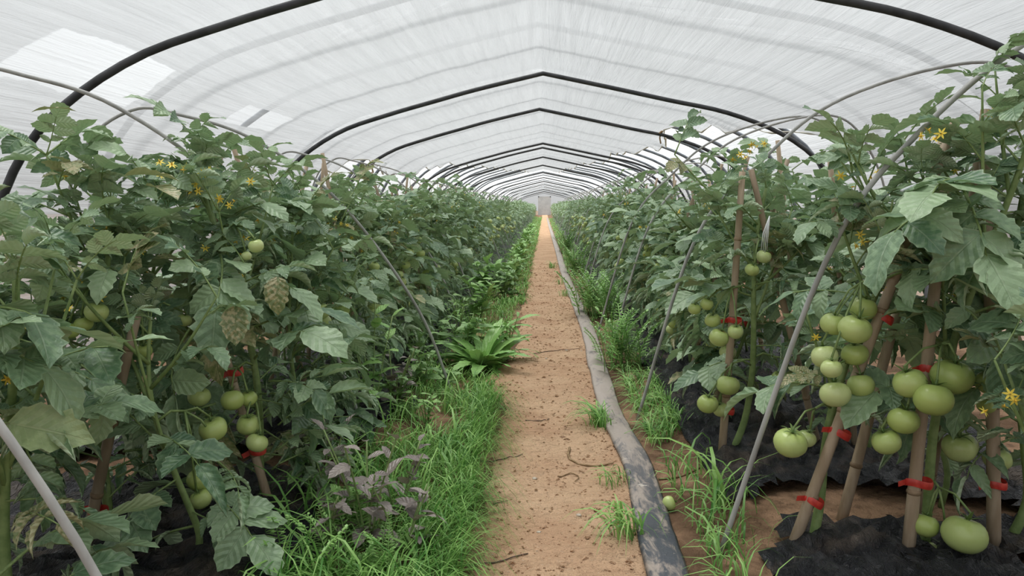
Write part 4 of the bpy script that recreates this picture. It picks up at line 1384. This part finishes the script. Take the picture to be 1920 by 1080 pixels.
# feathery weeds
def fern_frond(seed):
    r_ = random.Random(seed)
    mb = MB()
    pts = [Vector((0, 0, 0)), Vector((.12, 0, .4)), Vector((.3, 0, .75)), Vector((.55, 0, 1.0))]
    sp = catmull(pts, 5)
    mb.tube(sp, .010, 4)
    for i, p in enumerate(sp[3:]):
        for sd in (-1, 1):
            for q in range(2):
                L = .22 * (1.1 - i / 16) * r_.uniform(.7, 1.1); a = sd * r_.uniform(.6, 1.4)
                d = Vector((math.cos(a) * .6, math.sin(a), r_.uniform(-.1, .5))).normalized()
                w = Vector((-d.y, d.x, 0)) * .026
                v = [p - w * .4, p + d * L * .5 - w, p + d * L, p + d * L * .5 + w]
                mb.add([tuple(x) for x in v], [[0, 1, 2, 3]], np.full((4, 2), .3), .3 * r_.random())
    return mb.mesh('frond', M_WEED_BRIGHT)
FRD = [fern_frond(i) for i in range(4)]
for (px, py, n, h, lab) in [(1098, 590, 30, .24, 'tall feathery weed crowding the hose beside the path'), (1130, 600, 26, .24, 'feathery weed behind the hose among the hoop rods'),
                            (1150, 690, 26, .20, 'slender feathery weed growing over the hose edge above fallen leaves'), (1075, 515, 26, .28, 'feathery weed by the hose beyond the tall feathery one'),
                            (1058, 475, 24, .3, 'small distant feathery weed at the bend in the hose'), (640, 1075, 20, .11, 'low ferny weed in the grass below the purple weeds')]:
    q = gpt(px, py)
    e = tag(empty('feathery_weed', (q.x + .03, q.y, gz(q.x, q.y))), lab, 'weed', 'feathery weeds')
    for i in range(n):
        M = Matrix.Translation((rg.gauss(0, .05), rg.gauss(0, .09), 0)) @ Matrix.Rotation(rg.uniform(0, 6.28), 4, 'Z') @ Matrix.Scale(h * 1.35 * rg.uniform(.5, 1.1), 4)
        obj('frond', rg.choice(FRD), e, M)

# ------------------------------------------------------------------ small things on the ground
def ptop(x, y):
    return max(path_z(x, y), gz(x, y)) if -.36 < x < .38 else gz(x, y)
def twig(pxs, rad, label, m=M_TWIG, lift=.003):
    pts = []
    for px, py in pxs:
        q = gpt(px, py); pts.append((q.x, q.y, ptop(q.x, q.y) + lift))
    pts = [(p.x, p.y, ptop(p.x, p.y) + lift) for p in catmull(pts, 4)]
    n = len(pts)
    o = obj('twig', MB().tube(pts, [rad * (1 - .5 * i / n) for i in range(n)], 5).mesh('twig', m))
    tag(o, label, 'twig', 'dry twigs on the path')
twig([(1068, 845), (1066, 862), (1085, 873), (1120, 877), (1150, 877)], .0045, 'long curved tan twig on the path reaching to the hose')
twig([(1115, 965), (1135, 985), (1147, 1015)], .0040, 'pale straw twig standing near the sprawling grass tuft')
twig([(1140, 995), (1168, 984)], .0035, 'short pale straw lying against the hose')
twig([(1046, 900), (1075, 893), (1085, 900), (1078, 908)], .0022, 'thin dark hooked twig in the middle of the path')
twig([(850, 1060), (945, 1058), (990, 1048)], .0022, 'long thin dark stem across the foot of the path', M_STRING)
twig([(900, 868), (945, 870), (980, 858)], .0020, 'thin dark grass stem lying over the path from the grass', M_STRING)
twig([(985, 798), (1015, 796), (1030, 790)], .0022, 'thin dark stem on the path beside the bushy tuft', M_STRING)
twig([(1000, 668), (1040, 662), (1090, 655)], .0022, 'thin brown root crossing the path below the weed bank', M_STRING)
twig([(925, 952), (952, 948)], .0016, 'short brown stem at the grass edge of the path', M_STRING)
twig([(1235, 898), (1290, 894), (1330, 880), (1345, 878)], .0040, 'tan dry stalk across the dark soil beside the mulch')
rs = random.Random(8)
for k, (px, py) in enumerate([(1047, 618), (1062, 660), (1090, 661), (1085, 975), (1010, 1008), (1002, 905), (1024, 676), (1110, 700)]):
    q = gpt(px, py)
    s = rs.uniform(.004, .007)
    v, f = [], []
    for j in range(5):
        a = math.pi * j / 4
        for i in range(7):
            g = 2 * math.pi * i / 7
            w = rs.uniform(.8, 1.2)
            v.append((math.sin(a) * math.cos(g) * w * s * 1.3, math.sin(a) * math.sin(g) * w * s, math.cos(a) * .6 * s))
    for j in range(4):
        for i in range(7):
            f.append([j * 7 + i, (j + 1) * 7 + i, (j + 1) * 7 + (i + 1) % 7, j * 7 + (i + 1) % 7])
    tag(obj('pebble', MB().add(v, f).mesh('pebble', M_STONE), loc=(q.x, q.y, ptop(q.x, q.y) + s * .3)), 'tiny pale pebble lying on the sandy path', 'stone', 'pale pebbles on the path')

# fallen tomato by the hose
q = gpt(1246, 955)
e = tag(empty('fallen_tomato', (q.x + .012, q.y, gz(q.x, q.y))), 'pale green tomato fallen on the ground against the hose', 'tomato')
M = Matrix.Translation((0, 0, .020)) @ Matrix.Rotation(1.2, 4, 'Y') @ Matrix.Scale(.020, 4)
obj('fruit', TOM[1], e, M)
obj('calyx', CAL[1], e, M)
# pale fallen leaves by the hose
for (px, py, s, az, lab) in [(1185, 722, .095, 1.9, 'broad tan fallen leaf propped beside the hose'), (1190, 690, .06, .6, 'crumpled yellow leaf lying above the tan fallen leaf'),
                             (1165, 700, .05, 2.6, 'small yellow leaf against the hose near the tan fallen leaf'), (1150, 612, .07, .2, 'yellow fallen leaf by the hoop rod feet'),
                             (828, 745, .05, .9, 'small brown fallen leaf by the hoop rod at the path bank')]:
    q = gpt(px, py)
    o = obj('fallen_leaf', weed_leaf('dead', rs.randrange(4)), M=Matrix.Translation((q.x, q.y, ptop(q.x, q.y) + .012)) @ Matrix.Rotation(az, 4, 'Z') @ Matrix.Rotation(-.35, 4, 'Y') @ Matrix.Scale(s, 4))
    tag(o, lab, 'leaf', 'dry fallen leaves')
# film ties on the third arch
for (x, lab) in [(1.12, 'brown cord binding the film edge to an arch on the hose side'), (-1.68, 'brown cord binding the film edge to an arch on the grassy side')]:
    px_, pz_ = prof(s_of_x(x), .992)
    o = obj('film_cord', MB().tube(catmull([(-.02, -.018, .01), (0, -.02, .028), (.012, .0, .03), (.0, .02, .0), (-.01, .0, -.03), (.0, -.005, -.085)], 5), .008, 6).mesh('film_cord', M_TWIG), loc=(px_, 7.4, pz_))
    tag(o, lab, 'cord', 'cords tying the inner film')
# loose crumbs of soil on the path, far too many to count
rc = random.Random(4)
mb = MB()
for _ in range(5200):
    y = 1.3 + 9 * rc.random() ** 2.2
    x = rc.uniform(-.25, .27) if rc.random() < .75 else rc.choice([rc.gauss(-.19, .03), rc.gauss(.2, .04)])
    s_ = rc.uniform(.0012, .0042) * (1 if rc.random() < .93 else 1.9) * (1 + .08 * y)
    z = path_z(x, y) + s_ * .2
    g = rc.uniform(0, 6)
    v = [(x + s_ * 1.4 * math.cos(g + k * 2.09) * rc.uniform(.7, 1.2), y + s_ * math.sin(g + k * 2.09) * rc.uniform(.7, 1.2), z - s_ * .3) for k in range(3)]
    v += [(x + s_ * .7 * math.cos(g + 1 + k * 2.09), y + s_ * .6 * math.sin(g + 1 + k * 2.09), z + s_ * rc.uniform(.35, .8)) for k in range(3)]
    mb.add(v, [[0, 1, 4, 3], [1, 2, 5, 4], [2, 0, 3, 5], [3, 4, 5]])
tag(obj('soil_crumbs', mb.mesh('soil_crumbs', M_PATH, False)), 'loose crumbs of soil strewn over the sandy path', 'soil', kind='stuff')
# white plastic strips caught on the vines
M_STRIP = simple('white_plastic_strip', (0.66, 0.70, 0.71), (0.80, 0.83, 0.84), 30, 0.4, 0.4)
p0 = at(1443, 405, sC0.y - .10)
mb = MB()
for k in range(4):
    e_ = at(1427 + 3.6 * k, 470 + 2 * (k % 3), sC0.y - .10 + .004 * (k % 2))
    mb.tube([p0 - p0, (e_ - p0) * .5 + Vector((.002 * (k - 3), 0, 0)), e_ - p0], [.0016, .0016, .0010], 5)
tag(obj('plastic_strip', mb.mesh('plastic_strip', M_STRIP), loc=p0), 'frayed white plastic strip hanging above a green tomato', 'strip', 'white plastic strips on the vines')
a_, b_ = at(1690, 358, 1.58), at(1742, 342, 1.60)
tag(obj('plastic_strip', MB().tube(catmull([Vector(), (b_ - a_) * .5 + Vector((0, 0, .003)), b_ - a_], 4), .0032, 6).mesh('plastic_strip', M_STRIP), loc=a_), 'short pale plastic strip between the largest leaves', 'strip', 'white plastic strips on the vines')
print('objects', len(bpy.data.objects))
